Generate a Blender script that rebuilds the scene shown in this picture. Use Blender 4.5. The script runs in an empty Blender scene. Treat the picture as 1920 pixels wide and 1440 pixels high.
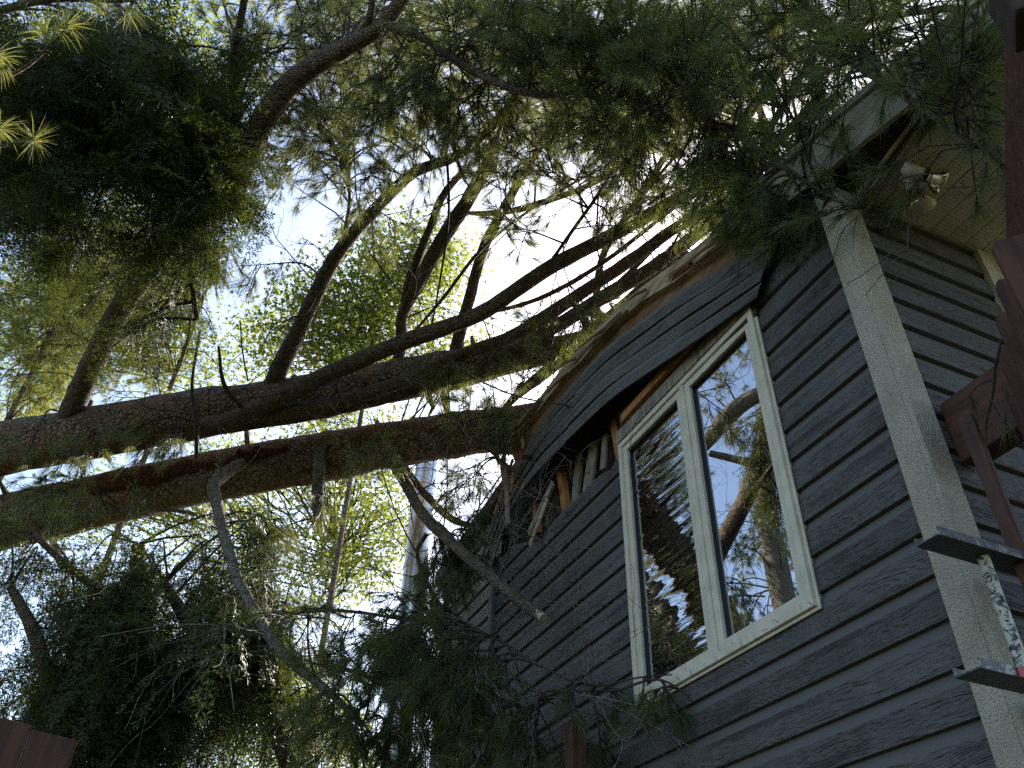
import bpy, math, random
import numpy as np
from mathutils import Vector, Matrix
rng = np.random.default_rng(7)
random.seed(7)
SC = bpy.context.scene
COL = SC.collection
# ------------------------------------------------------------------ camera
F = 1570.65                                     # focal length in pixels of the 1920 px wide picture
R = np.array([[0.40864034, 0.57011326, 0.71272992],
              [0.91232190, -0.27749300, -0.30110858],
              [0.02611157, 0.77328423, -0.63352165]])
C = np.array([1.66901, -2.18561, 1.6])
cd = bpy.data.cameras.new('camera'); cam = bpy.data.objects.new('camera', cd); COL.objects.link(cam)
cd.sensor_fit = 'HORIZONTAL'; cd.sensor_width = 36; cd.lens = F / 1920 * 36
cd.clip_start = 0.05; cd.clip_end = 2000
M4 = Matrix.Identity(4)
for i in range(3):
    for j in range(3): M4[i][j] = R[i, j]
    M4[i][3] = C[i]
cam.matrix_world = M4
SC.camera = cam
# ------------------------------------------------------------------ light
SUN = np.array([-0.52, 0.60, 0.61]); SUN /= np.linalg.norm(SUN)
w = bpy.data.worlds.new('World'); SC.world = w; w.use_nodes = True
nt = w.node_tree; bg = nt.nodes['Background']
sky = nt.nodes.new('ShaderNodeTexSky'); sky.sky_type = 'NISHITA'; sky.sun_disc = False
sky.sun_elevation = math.asin(SUN[2]); sky.sun_rotation = math.atan2(SUN[0], SUN[1])
sky.air_density = 1.0; sky.dust_density = 1.7; sky.ozone_density = 1.0
nt.links.new(sky.outputs[0], bg.inputs[0]); bg.inputs[1].default_value = 0.15
sd = bpy.data.lights.new('sun', 'SUN'); so = bpy.data.objects.new('sun', sd); COL.objects.link(so)
sd.energy = 5.0; sd.angle = math.radians(0.5); sd.color = (1, 0.93, 0.8)
so.rotation_euler = Vector(SUN).to_track_quat('Z', 'Y').to_euler()
so.location = (0, 0, 30)
SC.view_settings.view_transform = 'Standard'; SC.view_settings.look = 'None'
SC.view_settings.exposure = 1.38; SC.view_settings.gamma = 1
SC.cycles.use_denoising = False; SC.cycles.sample_clamp_indirect = 0.5; SC.cycles.caustics_reflective = False; SC.cycles.caustics_refractive = False; SC.cycles.max_bounces = 6; SC.cycles.transparent_max_bounces = 6

# ------------------------------------------------------------------ where a pixel ray meets a plane or a depth
def D(u, v): return R @ np.array([(u - 960) / F, -(v - 720) / F, -1.0])
def dp(u, v, z): return C + z * D(u, v)
def pl(u, v, ax, val):
    e = D(u, v); return C + (val - C[ax]) / e[ax] * e
def unit(a):
    a = np.asarray(a, float); return a / (np.linalg.norm(a, axis=-1, keepdims=True) + 1e-9)

# ------------------------------------------------------------------ materials
def mat(name, base, rough=0.7, spec=0.3, metal=0.0):
    m = bpy.data.materials.new(name); m.use_nodes = True
    b = m.node_tree.nodes['Principled BSDF']
    b.inputs['Base Color'].default_value = (*base, 1); b.inputs['Roughness'].default_value = rough
    b.inputs['Specular IOR Level'].default_value = spec; b.inputs['Metallic'].default_value = metal
    return m
class NT:
    def __init__(s, m): s.t = m.node_tree; s.b = s.t.nodes['Principled BSDF']
    def n(s, kind, **kw):
        o = s.t.nodes.new('ShaderNode' + kind)
        for k, v in kw.items():
            if k in o.inputs.keys(): o.inputs[k].default_value = v
            else: setattr(o, k, v)
        return o
    def l(s, a, b): s.t.links.new(a, b)
    def coords(s, scale=(1, 1, 1)):
        c = s.n('TexCoord'); mp = s.n('Mapping'); mp.inputs['Scale'].default_value = scale
        s.l(c.outputs['Object'], mp.inputs[0]); return mp.outputs[0]
    def noise(s, vec, scale, detail=4, rough=0.55, dist=0):
        o = s.n('TexNoise', Scale=scale, Detail=detail, Roughness=rough, Distortion=dist); s.l(vec, o.inputs['Vector']); return o.outputs['Fac']
    def ramp(s, fac, stops):
        o = s.n('ValToRGB'); e = o.color_ramp.elements
        while len(e) < len(stops): e.new(0.5)
        for k, (p, c) in enumerate(stops): e[k].position = p; e[k].color = (*c, 1)
        s.l(fac, o.inputs[0]); return o.outputs[0]
    def math(s, op, a, b=None):
        o = s.n('Math', operation=op)
        for k, x in enumerate((a, b)):
            if x is None: continue
            if isinstance(x, (int, float)): o.inputs[k].default_value = x
            else: s.l(x, o.inputs[k])
        return o.outputs[0]
    def bump(s, h, strength, dist=0.01):
        o = s.n('Bump', Strength=strength, Distance=dist); s.l(h, o.inputs['Height']); s.l(o.outputs[0], s.b.inputs['Normal'])
    def mix(s, fac, a, b):
        o = s.n('Mix', data_type='RGBA')
        s.l(fac, o.inputs[0]) if not isinstance(fac, float) else setattr(o.inputs[0], 'default_value', fac)
        for k, x in ((6, a), (7, b)):
            if isinstance(x, tuple): o.inputs[k].default_value = (*x, 1)
            else: s.l(x, o.inputs[k])
        return o.outputs[2]

def bark(name, dark, light, tint=None, scale=14, bump=0.9):
    m = mat(name, dark, 0.9, 0.15); t = NT(m)
    v = t.coords((1, 1, 1))
    a = t.noise(v, scale, 6, 0.65, 0.6); b = t.noise(v, scale * 0.22, 3, 0.6)
    vo = t.n('TexVoronoi', feature='DISTANCE_TO_EDGE', Scale=scale * 1.6); t.l(v, vo.inputs['Vector'])
    cr = t.math('MINIMUM', vo.outputs['Distance'], 0.25)
    c = t.mix(t.math('LESS_THAN', cr, 0.035), t.ramp(a, [(0.3, dark), (0.72, light)]), tuple(0.5 * x for x in dark))
    if tint: c = t.mix(t.math('MULTIPLY', t.math('GREATER_THAN', b, 0.58), 0.7), c, t.ramp(a, [(0.3, tuple(0.5 * x for x in tint)), (0.75, tint)]))
    t.l(c, t.b.inputs['Base Color'])
    fn = t.noise(v, scale * 5, 4, 0.7)
    t.bump(t.math('ADD', t.math('ADD', a, t.math('MULTIPLY', cr, 3.0)), t.math('MULTIPLY', fn, 0.45)), bump, 0.035)
    return m
def leafmat(name, c1, c2, trans, tw=0.5, nscale=1.3, spec=0.25):
    m = mat(name, c1, 0.5, spec); t = NT(m)
    v = t.coords()
    a = t.noise(v, nscale, 3); b = t.noise(v, nscale * 9, 2)
    f = t.math('ADD', t.math('MULTIPLY', a, 0.6), t.math('MULTIPLY', b, 0.4))
    c = t.ramp(f, [(0.36, c1), (0.64, c2)]); t.l(c, t.b.inputs['Base Color'])
    tr = t.n('BsdfTranslucent'); tc = t.ramp(f, [(0.36, tuple(0.6 * x for x in trans)), (0.64, trans)]); t.l(tc, tr.inputs[0])
    mx = t.n('MixShader'); mx.inputs[0].default_value = tw
    t.l(t.b.outputs[0], mx.inputs[1]); t.l(tr.outputs[0], mx.inputs[2])
    t.l(mx.outputs[0], t.t.nodes['Material Output'].inputs[0])
    return m
def woodmat(name, dark, light, axis_scale=(1, 1, 1), scale=9, rough=0.75, bump=0.35):
    m = mat(name, dark, rough, 0.25); t = NT(m); v = t.coords(axis_scale)
    a = t.noise(v, scale, 6, 0.6, 0.5); t.l(t.ramp(a, [(0.3, dark), (0.72, light)]), t.b.inputs['Base Color'])
    t.bump(a, bump, 0.01); return m
def siding(name, c1, c2):
    m = mat(name, c1, 0.55, 0.35); t = NT(m)
    tc = t.n('TexCoord'); sx = t.n('SeparateXYZ'); t.l(tc.outputs['Object'], sx.inputs[0])
    row = t.math('FLOOR', t.math('DIVIDE', t.math('SUBTRACT', sx.outputs[2], SZ0), EXPO), None)
    shift = t.math('MULTIPLY', row, 3.71)
    cb = t.n('CombineXYZ')
    t.l(t.math('ADD', t.math('MULTIPLY', t.math('ADD', sx.outputs[0], sx.outputs[1]), 1.5), shift), cb.inputs[0])
    t.l(shift, cb.inputs[1]); t.l(t.math('MULTIPLY', sx.outputs[2], 9.0), cb.inputs[2])
    wv = t.n('TexNoise', Scale=1.15, Detail=1.5, Roughness=0.4); t.l(cb.outputs[0], wv.inputs['Vector'])
    rings = t.math('SINE', t.math('MULTIPLY', wv.outputs['Fac'], 150.0))     # contour lines of a smooth noise make cathedral grain
    cb2 = t.n('CombineXYZ')
    t.l(t.math('MULTIPLY', t.math('ADD', sx.outputs[0], sx.outputs[1]), 14.0), cb2.inputs[0]); t.l(shift, cb2.inputs[1]); t.l(t.math('MULTIPLY', sx.outputs[2], 110.0), cb2.inputs[2])
    fine = t.n('TexNoise', Scale=1.0, Detail=4); t.l(cb2.outputs[0], fine.inputs['Vector'])
    big = t.n('TexNoise', Scale=2.2, Detail=3); t.l(tc.outputs['Object'], big.inputs['Vector'])
    wn = t.n('TexWhiteNoise', noise_dimensions='1D'); t.l(row, wn.inputs['W'])
    st = t.n('TexNoise', Scale=1.0, Detail=5, Roughness=0.7); mp = t.n('Mapping'); mp.inputs['Scale'].default_value = (9, 9, 1.2); t.l(tc.outputs['Object'], mp.inputs[0]); t.l(mp.outputs[0], st.inputs['Vector'])
    tone = t.math('ADD', t.math('ADD', t.math('MULTIPLY', big.outputs['Fac'], 0.5), t.math('MULTIPLY', wn.outputs['Value'], 0.16)), t.math('MULTIPLY', st.outputs['Fac'], 0.42))
    t.l(t.ramp(tone, [(0.36, c1), (0.66, c2)]), t.b.inputs['Base Color'])
    amp = t.n('TexNoise', Scale=1.7, Detail=2); t.l(cb.outputs[0], amp.inputs['Vector'])
    h = t.math('ADD', t.math('MULTIPLY', t.math('MULTIPLY', rings, 0.22), amp.outputs['Fac']), t.math('MULTIPLY', fine.outputs['Fac'], 1.0))
    t.bump(h, 1.0, 0.02)
    return m
EXPO = 0.147; SZ0 = 3.0 - 0.147 * 20
MAT = {}
MAT['siding'] = siding('grained slate siding', (0.060, 0.058, 0.056), (0.120, 0.115, 0.110))
m = MAT['bevel'] = mat('smooth slate paint', (0.108, 0.102, 0.096), 0.5, 0.3)
m = MAT['trim'] = mat('rough white trim', (0.62, 0.61, 0.52), 0.6, 0.3); t = NT(m); v = t.coords()
a = t.noise(v, 120, 3, 0.6); b = t.noise(v, 5, 5, 0.65); c_ = t.noise(v, 420, 2)
t.l(t.mix(t.math('GREATER_THAN', t.math('ADD', t.math('MULTIPLY', b, 0.35), t.math('MULTIPLY', a, 0.65)), 0.62), t.ramp(b, [(0.3, (0.47, 0.425, 0.32)), (0.65, (0.66, 0.60, 0.46))]), (0.38, 0.34, 0.24)), t.b.inputs['Base Color'])
t.bump(t.math('ADD', a, t.math('MULTIPLY', c_, 0.4)), 1.0, 0.02)
m = MAT['white'] = mat('white vinyl', (0.7, 0.69, 0.6), 0.4, 0.4); t = NT(m); b = t.noise(t.coords(), 9, 5, 0.7)
t.l(t.ramp(b, [(0.3, (0.46, 0.415, 0.31)), (0.6, (0.60, 0.545, 0.42))]), t.b.inputs['Base Color'])
m = MAT['fascia'] = mat('weathered cream fascia', (0.5, 0.48, 0.38), 0.55, 0.3); t = NT(m); b = t.noise(t.coords((1, 6, 6)), 5, 5, 0.7)
t.l(t.ramp(b, [(0.3, (0.15, 0.135, 0.09)), (0.6, (0.34, 0.315, 0.235))]), t.b.inputs['Base Color'])
# perforated soffit: dark punched holes in rows, a seam every 0.1 m
m = MAT['soffit'] = mat('perforated soffit', (0.5, 0.46, 0.4), 0.5, 0.3); t = NT(m); tc = t.n('TexCoord'); sx = t.n('SeparateXYZ'); t.l(tc.outputs['Object'], sx.inputs[0])
def cell(x, p): return t.math('SUBTRACT', t.math('FRACT', t.math('DIVIDE', x, p)), 0.5)
cx = cell(sx.outputs[0], 0.017); cy = cell(t.math('ADD', sx.outputs[1], t.math('MULTIPLY', t.math('FLOOR', t.math('DIVIDE', sx.outputs[0], 0.017)), 0.0065)), 0.013)
r2 = t.math('ADD', t.math('MULTIPLY', t.math('MULTIPLY', cx, cx), 1.7), t.math('MULTIPLY', cy, cy))
hole = t.math('LESS_THAN', r2, 0.035)
band = t.math('GREATER_THAN', t.math('FRACT', t.math('DIVIDE', sx.outputs[1], 0.1016)), 0.24)
hole = t.math('MULTIPLY', hole, band)
b = t.noise(tc.outputs['Object'], 7, 4, 0.6)
t.l(t.mix(hole, t.ramp(b, [(0.3, (0.44, 0.40, 0.36)), (0.7, (0.60, 0.55, 0.50))]), (0.03, 0.028, 0.025)), t.b.inputs['Base Color'])
MAT['rawwood'] = woodmat('raw split wood', (0.08, 0.04, 0.02), (0.33, 0.19, 0.10), (1, 6, 6), 3.5)
MAT['palewood'] = woodmat('pale torn board', (0.16, 0.11, 0.065), (0.58, 0.46, 0.31), (1, 6, 6), 4)
MAT['orangewood'] = woodmat('orange stud', (0.22, 0.09, 0.03), (0.42, 0.20, 0.07), (6, 6, 1), 4)
MAT['greywood'] = woodmat('stained grey sheathing', (0.10, 0.085, 0.065), (0.34, 0.29, 0.22), (5, 5, 0.8), 5)
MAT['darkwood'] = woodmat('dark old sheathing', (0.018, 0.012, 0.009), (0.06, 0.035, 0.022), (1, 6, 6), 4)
MAT['redwood'] = woodmat('red brown stain', (0.036, 0.014, 0.009), (0.112, 0.043, 0.025), (5, 5, 0.9), 6, 0.6)
MAT['redbeam'] = woodmat('red brown beam stain', (0.036, 0.014, 0.009), (0.112, 0.043, 0.025), (1, 5, 5), 6, 0.6)
MAT['shingle'] = woodmat('asphalt shingle', (0.03, 0.028, 0.026), (0.09, 0.08, 0.075), (1, 1, 1), 30)
MAT['bark'] = bark('pine bark', (0.07, 0.048, 0.034), (0.46, 0.34, 0.24), (0.40, 0.23, 0.14), 15, 1.0)
MAT['limb'] = bark('smooth limb bark', (0.055, 0.041, 0.029), (0.27, 0.21, 0.15), None, 22, 0.7)
MAT['twig'] = bark('thin twig bark', (0.03, 0.023, 0.018), (0.10, 0.08, 0.062), None, 40, 0.2)
MAT['deadlimb'] = bark('grey dead branch bark', (0.07, 0.06, 0.05), (0.3, 0.27, 0.22), None, 26, 0.5)
MAT['redbark'] = bark('torn red inner bark', (0.07, 0.025, 0.013), (0.30, 0.12, 0.065), None, 20, 1.0)
MAT['needle'] = leafmat('pine needles', (0.030, 0.050, 0.020), (0.085, 0.115, 0.038), (0.25, 0.27, 0.055), 0.4, 1.2, 0.5)
MAT['needle_sunlit'] = leafmat('pine needles with painted sunlight', (0.07, 0.10, 0.025), (0.13, 0.16, 0.045), (0.46, 0.46, 0.10), 0.55, 0.6)  # brighter, yellower copy of the needle material: sunlight put into the colour
MAT['hemlock'] = leafmat('hemlock leaves', (0.016, 0.028, 0.011), (0.045, 0.065, 0.02), (0.14, 0.17, 0.025), 0.25, 1.1)
MAT['maple'] = leafmat('maple leaves', (0.06, 0.10, 0.02), (0.11, 0.15, 0.03), (0.34, 0.39, 0.055), 0.55, 0.5)
MAT['deadneedle'] = leafmat('dry needles', (0.14, 0.075, 0.03), (0.25, 0.15, 0.07), (0.2, 0.12, 0.05), 0.3)
m = MAT['glass'] = mat('dark double glazing', (0.004, 0.005, 0.006), 0.0, 1.0); t = NT(m); t.b.inputs['IOR'].default_value = 3.3
v = t.coords((1.2, 1.2, 3)); t.bump(t.noise(v, 0.9, 1.0, 0.4), 0.05, 0.02)
m = MAT['glassw'] = mat('dark rippled double glazing', (0.004, 0.005, 0.006), 0.0, 1.0); t = NT(m); t.b.inputs['IOR'].default_value = 3.3
v = t.coords((0.8, 1.0, 8)); t.bump(t.noise(v, 2.0, 1.0, 0.4, 0.5), 0.24, 0.03)
MAT['gasket'] = mat('black gasket', (0.008, 0.008, 0.008), 0.5)
m = MAT['steel'] = mat('stainless flue', (0.72, 0.71, 0.68), 0.3, 0.5, 1.0)
m = MAT['ladder'] = mat('paint spattered aluminium', (0.06, 0.06, 0.06), 0.45, 0.5); t = NT(m); v = t.coords((1, 1, 1)); a = t.noise(v, 34, 6, 0.75, 0.8)
t.l(t.ramp(a, [(0.52, (0.035, 0.034, 0.033)), (0.60, (0.26, 0.25, 0.22))]), t.b.inputs['Base Color'])
m = MAT['rung'] = mat('paint crusted rung', (0.06, 0.06, 0.06), 0.5, 0.4); t = NT(m); v = t.coords((1, 1, 1)); a = t.noise(v, 30, 6, 0.75, 0.8)
t.l(t.ramp(a, [(0.46, (0.025, 0.024, 0.023)), (0.5, (0.46, 0.44, 0.36))]), t.b.inputs['Base Color'])
MAT['darkmetal'] = mat('dark weathered aluminium', (0.05, 0.05, 0.052), 0.5, 0.5, 0.3)
MAT['red'] = mat('red plastic end', (0.35, 0.02, 0.03), 0.4)
MAT['lampwhite'] = mat('cream lamp holder', (0.6, 0.57, 0.45), 0.45)
MAT['black'] = mat('black rubber', (0.012, 0.012, 0.012), 0.6)
m = MAT['reflector'] = mat('mirrored bulb', (0.8, 0.72, 0.5), 0.12, 0.5, 1.0); t = NT(m)
m = MAT['lens'] = mat('frosted bulb lens', (0.42, 0.34, 0.2), 0.22, 0.8); t = NT(m); vo = t.n('TexVoronoi', Scale=90.0); t.l(t.coords(), vo.inputs['Vector']); t.bump(vo.outputs['Distance'], 0.4, 0.003)
MAT['ground'] = woodmat('grass and needle litter', (0.03, 0.035, 0.014), (0.09, 0.085, 0.04), (1, 1, 1), 3)

# ------------------------------------------------------------------ mesh building
class MB:
    def __init__(s): s.v = []; s.f = {}; s.n = 0
    def add(s, verts, faces, mi=0):
        verts = np.asarray(verts, float).reshape(-1, 3); faces = np.asarray(faces, int)
        s.f.setdefault((faces.shape[1], mi), []).append(faces + s.n); s.v.append(verts); s.n += len(verts)
    def box(s, o, ax, ay, az, mi=0):              # a corner and three edge vectors
        o, ax, ay, az = (np.asarray(k, float) for k in (o, ax, ay, az))
        v = [o, o + ax, o + ax + ay, o + ay]; v = v + [p + az for p in v]
        f = np.array([[0, 3, 2, 1], [4, 5, 6, 7], [0, 1, 5, 4], [1, 2, 6, 5], [2, 3, 7, 6], [3, 0, 4, 7]])
        if np.dot(np.cross(ax, ay), az) < 0: f = f[:, ::-1]
        s.add(v, f, mi)
    def bx(s, x0, x1, y0, y1, z0, z1, mi=0): s.box((x0, y0, z0), (x1 - x0, 0, 0), (0, y1 - y0, 0), (0, 0, z1 - z0), mi)
    def tube(s, P, rad, sides=8, mi=0, rough=0.0, cap=True):
        P = np.asarray(P, float); n = len(P); rad = np.broadcast_to(np.asarray(rad, float), (n,))
        T = unit(np.gradient(P, axis=0)); up = np.array([0.13, 0.31, 0.94])
        if abs(T[0] @ up) > 0.95: up = np.array([1.0, 0.1, 0])
        N = np.zeros_like(P); N[0] = unit(np.cross(T[0], up))
        for i in range(1, n): N[i] = unit(N[i - 1] - T[i] * (N[i - 1] @ T[i]))
        B = np.cross(T, N); a = np.linspace(0, 2 * np.pi, sides, endpoint=False)
        rr = rad[:, None] * (1 + rough * rng.normal(size=(n, sides)))
        V = P[:, None] + rr[..., None] * (np.cos(a)[None, :, None] * N[:, None] + np.sin(a)[None, :, None] * B[:, None])
        i = np.arange(n - 1)[:, None] * sides; j = np.arange(sides)[None]; k = (j + 1) % sides
        f = np.stack([i + j, i + k, i + sides + k, i + sides + j], -1).reshape(-1, 4)
        base = s.n; s.add(V.reshape(-1, 3), f, mi)
        if cap and sides > 4:
            for e, flip in ((0, True), (n - 1, False)):
                jj = np.arange(sides); kk = (jj + 1) % sides; c = sides
                vv = np.vstack([V[e], P[e][None]]); ff = np.stack([jj, kk, np.full(sides, c)], -1)
                s.add(vv, ff[:, ::-1] if flip else ff, mi)
    def build(s, name, mats, parent=None, smooth=False):
        me = bpy.data.meshes.new(name); V = np.concatenate(s.v)
        me.vertices.add(len(V)); me.vertices.foreach_set('co', V.astype(np.float32).ravel())
        idx = []; st = []; mis = []; pos = 0
        for (k, mi), L in s.f.items():
            Fc = np.concatenate(L); idx.append(Fc.ravel()); st.append(pos + np.arange(len(Fc)) * k); mis.append(np.full(len(Fc), mi)); pos += Fc.size
        idx = np.concatenate(idx); st = np.concatenate(st); mis = np.concatenate(mis)
        me.loops.add(len(idx)); me.loops.foreach_set('vertex_index', idx.astype(np.int32))
        me.polygons.add(len(st)); me.polygons.foreach_set('loop_start', st.astype(np.int32))
        me.polygons.foreach_set('material_index', mis.astype(np.int32))
        me.polygons.foreach_set('use_smooth', np.full(len(st), smooth))
        me.update(calc_edges=True)
        for m in (mats if isinstance(mats, (list, tuple)) else [mats]): me.materials.append(MAT[m])
        o = bpy.data.objects.new(name, me); COL.objects.link(o)
        if parent:
            o.parent = parent
            o.matrix_parent_inverse = parent_inv(parent)
        return o
def parent_inv(p):
    M = Matrix.Translation(p.location) if p.parent is None else Matrix.Identity(4)
    return M.inverted()
def bevel(o, wdt=0.004):
    b = o.modifiers.new('bevel', 'BEVEL'); b.width = wdt; b.segments = 2; b.limit_method = 'ANGLE'; return o
def thing(name, label, cat, loc=(0, 0, 0), group=None):
    o = bpy.data.objects.new(name, None); COL.objects.link(o); o.location = loc; o.empty_display_size = 0.2
    o['label'] = label; o['category'] = cat
    if group: o['group'] = group
    return o
def cr(P, per=6):                                 # Catmull-Rom through control points (any columns)
    P = np.asarray(P, float); Q = np.vstack([2 * P[0] - P[1], P, 2 * P[-1] - P[-2]]); out = []
    for i in range(1, len(Q) - 2):
        t = np.linspace(0, 1, per, endpoint=False)[:, None]; a, b, c, d = Q[i - 1], Q[i], Q[i + 1], Q[i + 2]
        out.append(0.5 * (2 * b + (c - a) * t + (2 * a - 5 * b + 4 * c - d) * t ** 2 + (3 * b - a - 3 * c + d) * t ** 3))
    return np.vstack(out + [P[-1][None]])
def pxpath(L, per=6):                             # rows (u, v, depth, radius) -> world points, radii
    L = np.array(L, float); W = np.array([[*dp(u, v, z), r] for u, v, z, r in L]); W = cr(W, per); return W[:, :3], np.maximum(W[:, 3], 0.002)

# ------------------------------------------------------------------ setting: the ground
g = MB(); N = 40; xs = np.linspace(-250, 250, N); X, Y = np.meshgrid(xs, xs); Z = 0.15 * np.sin(X * 0.13) * np.cos(Y * 0.11) * (np.hypot(X, Y) > 12)
i, j = np.meshgrid(np.arange(N - 1), np.arange(N - 1)); k = (j * N + i).ravel()
g.add(np.stack([X, Y, Z], -1).reshape(-1, 3), np.stack([k, k + 1, k + N + 1, k + N], -1))
go = g.build('ground', 'ground', smooth=True); go['kind'] = 'structure'; go['label'] = 'grassy ground littered with needles'

# ------------------------------------------------------------------ the house
house = thing('house', 'slate grey lap sided house with cream trim and a crushed gable', 'house', (0, 0, 0))
WX0, WX1, WZ0, WZ1 = -1.805, -0.527, 2.945, 4.468                     # the window opening
roof_pts = np.array([(1.05, 4.58), (0.25, 4.86), (-0.39, 4.98), (-0.55, 5.03)])   # top of the intact wall
gap_pts = np.array([(-1.80, 4.39), (-1.86, 4.44), (-1.94, 4.385), (-2.05, 4.42), (-2.25, 4.465), (-2.35, 4.43), (-2.46, 4.468), (-2.58, 4.45), (-2.71, 4.472), (-2.81, 4.42), (-2.94, 4.384), (-3.1, 4.47), (-3.3, 4.55), (-3.48, 4.633), (-3.56, 4.576), (-3.70, 4.57)])
def interp(p, x): p = p[np.argsort(p[:, 0])]; return np.interp(x, p[:, 0], p[:, 1])
def prof(z):                                       # outward depth of the siding face at height z
    t = ((z - SZ0) / EXPO) % 1.0
    return np.where(t < 0.66, 0.0, 0.022 * (t - 0.66) / 0.34)
def lap_columns(mb, cols, place):                  # cols: (x0, x1, zlo0, zlo1, zhi0, zhi1)
    for x0, x1, a0, a1, b0, b1 in cols:
        k0 = math.floor((min(a0, a1) - SZ0) / EXPO); k1 = math.ceil((max(b0, b1) - SZ0) / EXPO)
        for k in range(k0, k1):
            z0 = SZ0 + k * EXPO
            for (ta, tb, da, db, mi) in ((0.0, 0.66, 0.0, 0.0, 0), (0.66, 1.0, 0.0, 0.022, 1)):
                za, zb = z0 + ta * EXPO, z0 + tb * EXPO
                q = []
                for x, lo, hi in ((x0, a0, b0), (x1, a1, b1)):
                    q.append((max(min(za, hi), lo), max(min(zb, hi), lo)))
                if q[0][1] - q[0][0] < 1e-4 and q[1][1] - q[1][0] < 1e-4: continue
                def dd(z): return da + (db - da) * (z - za) / (zb - za)
                vs = [place(x0, dd(q[0][0]), q[0][0]), place(x1, dd(q[1][0]), q[1][0]), place(x1, dd(q[1][1]), q[1][1]), place(x0, dd(q[0][1]), q[0][1])]
                mb.add(vs, [[0, 1, 2, 3]], mi)
            if z0 >= min(a0, a1) and z0 <= max(b0, b1):   # underside of the lap, 15 mm deep
                mb.add([place(x0, 0, z0), place(x0, 0.022, z0), place(x1, 0.022, z0), place(x1, 0, z0)], [[0, 1, 2, 3]], 1)
s = MB(); cols = []
def lin(x): return interp(gap_pts, x)
xs = list(np.arange(-3.70, WX0, 0.04)) + [WX0]
for a, b in zip(xs[:-1], xs[1:]): cols.append((a, b, 0.3, 0.3, lin(a), lin(b)))
cols.append((WX0, WX1, 0.3, 0.3, WZ0, WZ0))
xs = list(np.linspace(WX1, 0.004, 9))
for a, b in zip(xs[:-1], xs[1:]): cols.append((a, b, 0.3, 0.3, interp(roof_pts, a), interp(roof_pts, b)))
lap_columns(s, cols, lambda x, d, z: (x, d, z)); s.build('front_siding', ['siding', 'bevel'], house)
# the wing of wall set back left of the corner trim
s = MB(); lap_columns(s, [(-5.2, -4.4, 0.3, 0.3, 5.0, 5.35), (-4.4, -3.84, 0.3, 0.3, 5.35, 5.2)], lambda x, d, z: (x, d + 0.10, z)); s.build('front_siding', ['siding', 'bevel'], house)
# side wall
SXW = 0.108
s = MB(); lap_columns(s, [(0.0, 0.80, 0.3, 0.3, 4.66, 4.66), (0.98, 6.0, 0.3, 0.3, 4.66, 4.66)], lambda y, d, z: (SXW - d, y, z)); s.build('side_siding', ['siding', 'bevel'], house)
# corner trim: front board, side board
s = MB(); s.bx(0.0, 0.095, -0.024, 0.02, 0.3, 4.80); bevel(s.build('corner_trim', 'trim', house), 0.003)
s = MB(); s.bx(0.0965, 0.122, -0.027, 0.085, 0.3, 4.64); bevel(s.build('corner_trim', 'trim', house), 0.004)
s = MB(); s.bx(-3.74, -3.702, -0.022, 0.02, 0.3, 4.62); s.bx(-3.765, -3.742, -0.02, 0.10, 0.3, 4.5); bevel(s.build('corner_trim', 'bevel', house), 0.003)
# pale casing and panel further along the side wall
s = MB(); s.bx(SXW - 0.01, SXW + 0.02, 0.80, 0.865, 0.3, 4.63); s.bx(SXW - 0.02, SXW + 0.008, 0.8655, 0.98, 0.3, 4.62)
for z in np.arange(3.5, 4.6, 0.13): s.bx(SXW + 0.008, SXW + 0.012, 0.87, 0.975, z, z + 0.10)
bevel(s.build('side_casing', 'white', house), 0.002)
# inside: dark sheathing behind everything, closed box
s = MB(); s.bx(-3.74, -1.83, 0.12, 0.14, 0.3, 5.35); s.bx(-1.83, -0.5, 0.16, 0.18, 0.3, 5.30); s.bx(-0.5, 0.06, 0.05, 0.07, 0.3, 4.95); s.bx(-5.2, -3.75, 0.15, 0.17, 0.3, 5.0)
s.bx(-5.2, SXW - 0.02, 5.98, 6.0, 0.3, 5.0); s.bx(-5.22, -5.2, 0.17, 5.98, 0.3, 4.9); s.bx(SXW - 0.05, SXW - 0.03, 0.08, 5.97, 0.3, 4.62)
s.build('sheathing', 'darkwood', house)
# roof slab, gable edge crushed on the left
top = [(1.02, 4.72), (0.25, 4.98), (-0.39, 5.15), (-1.03, 5.29), (-1.77, 5.44), (-2.25, 5.43), (-2.9, 5.40), (-3.6, 5.36), (-5.3, 5.2)]
s = MB()
V = []
for y in (0.04, 2.0, 6.2):
    for x, z in top: zz = z + (0.05 if y > 1 else 0); V += [(x, y, zz - 0.1), (x, y, zz + 0.02)]
n = len(top) * 2; fs = []
for r_ in range(2):
    for i in range(len(top) - 1):
        a = r_ * n + 2 * i
        fs += [[a, a + 2, a + n + 2, a + n], [a + 1, a + n + 1, a + n + 3, a + 3]]
for i in range(len(top) - 1): fs += [[2 * i, 2 * i + 1, 2 * i + 3, 2 * i + 2]]
fs += [[0, n, n + 1, 1]]
s.add(V, fs); roof = s.build('roof', 'shingle', house)
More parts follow.
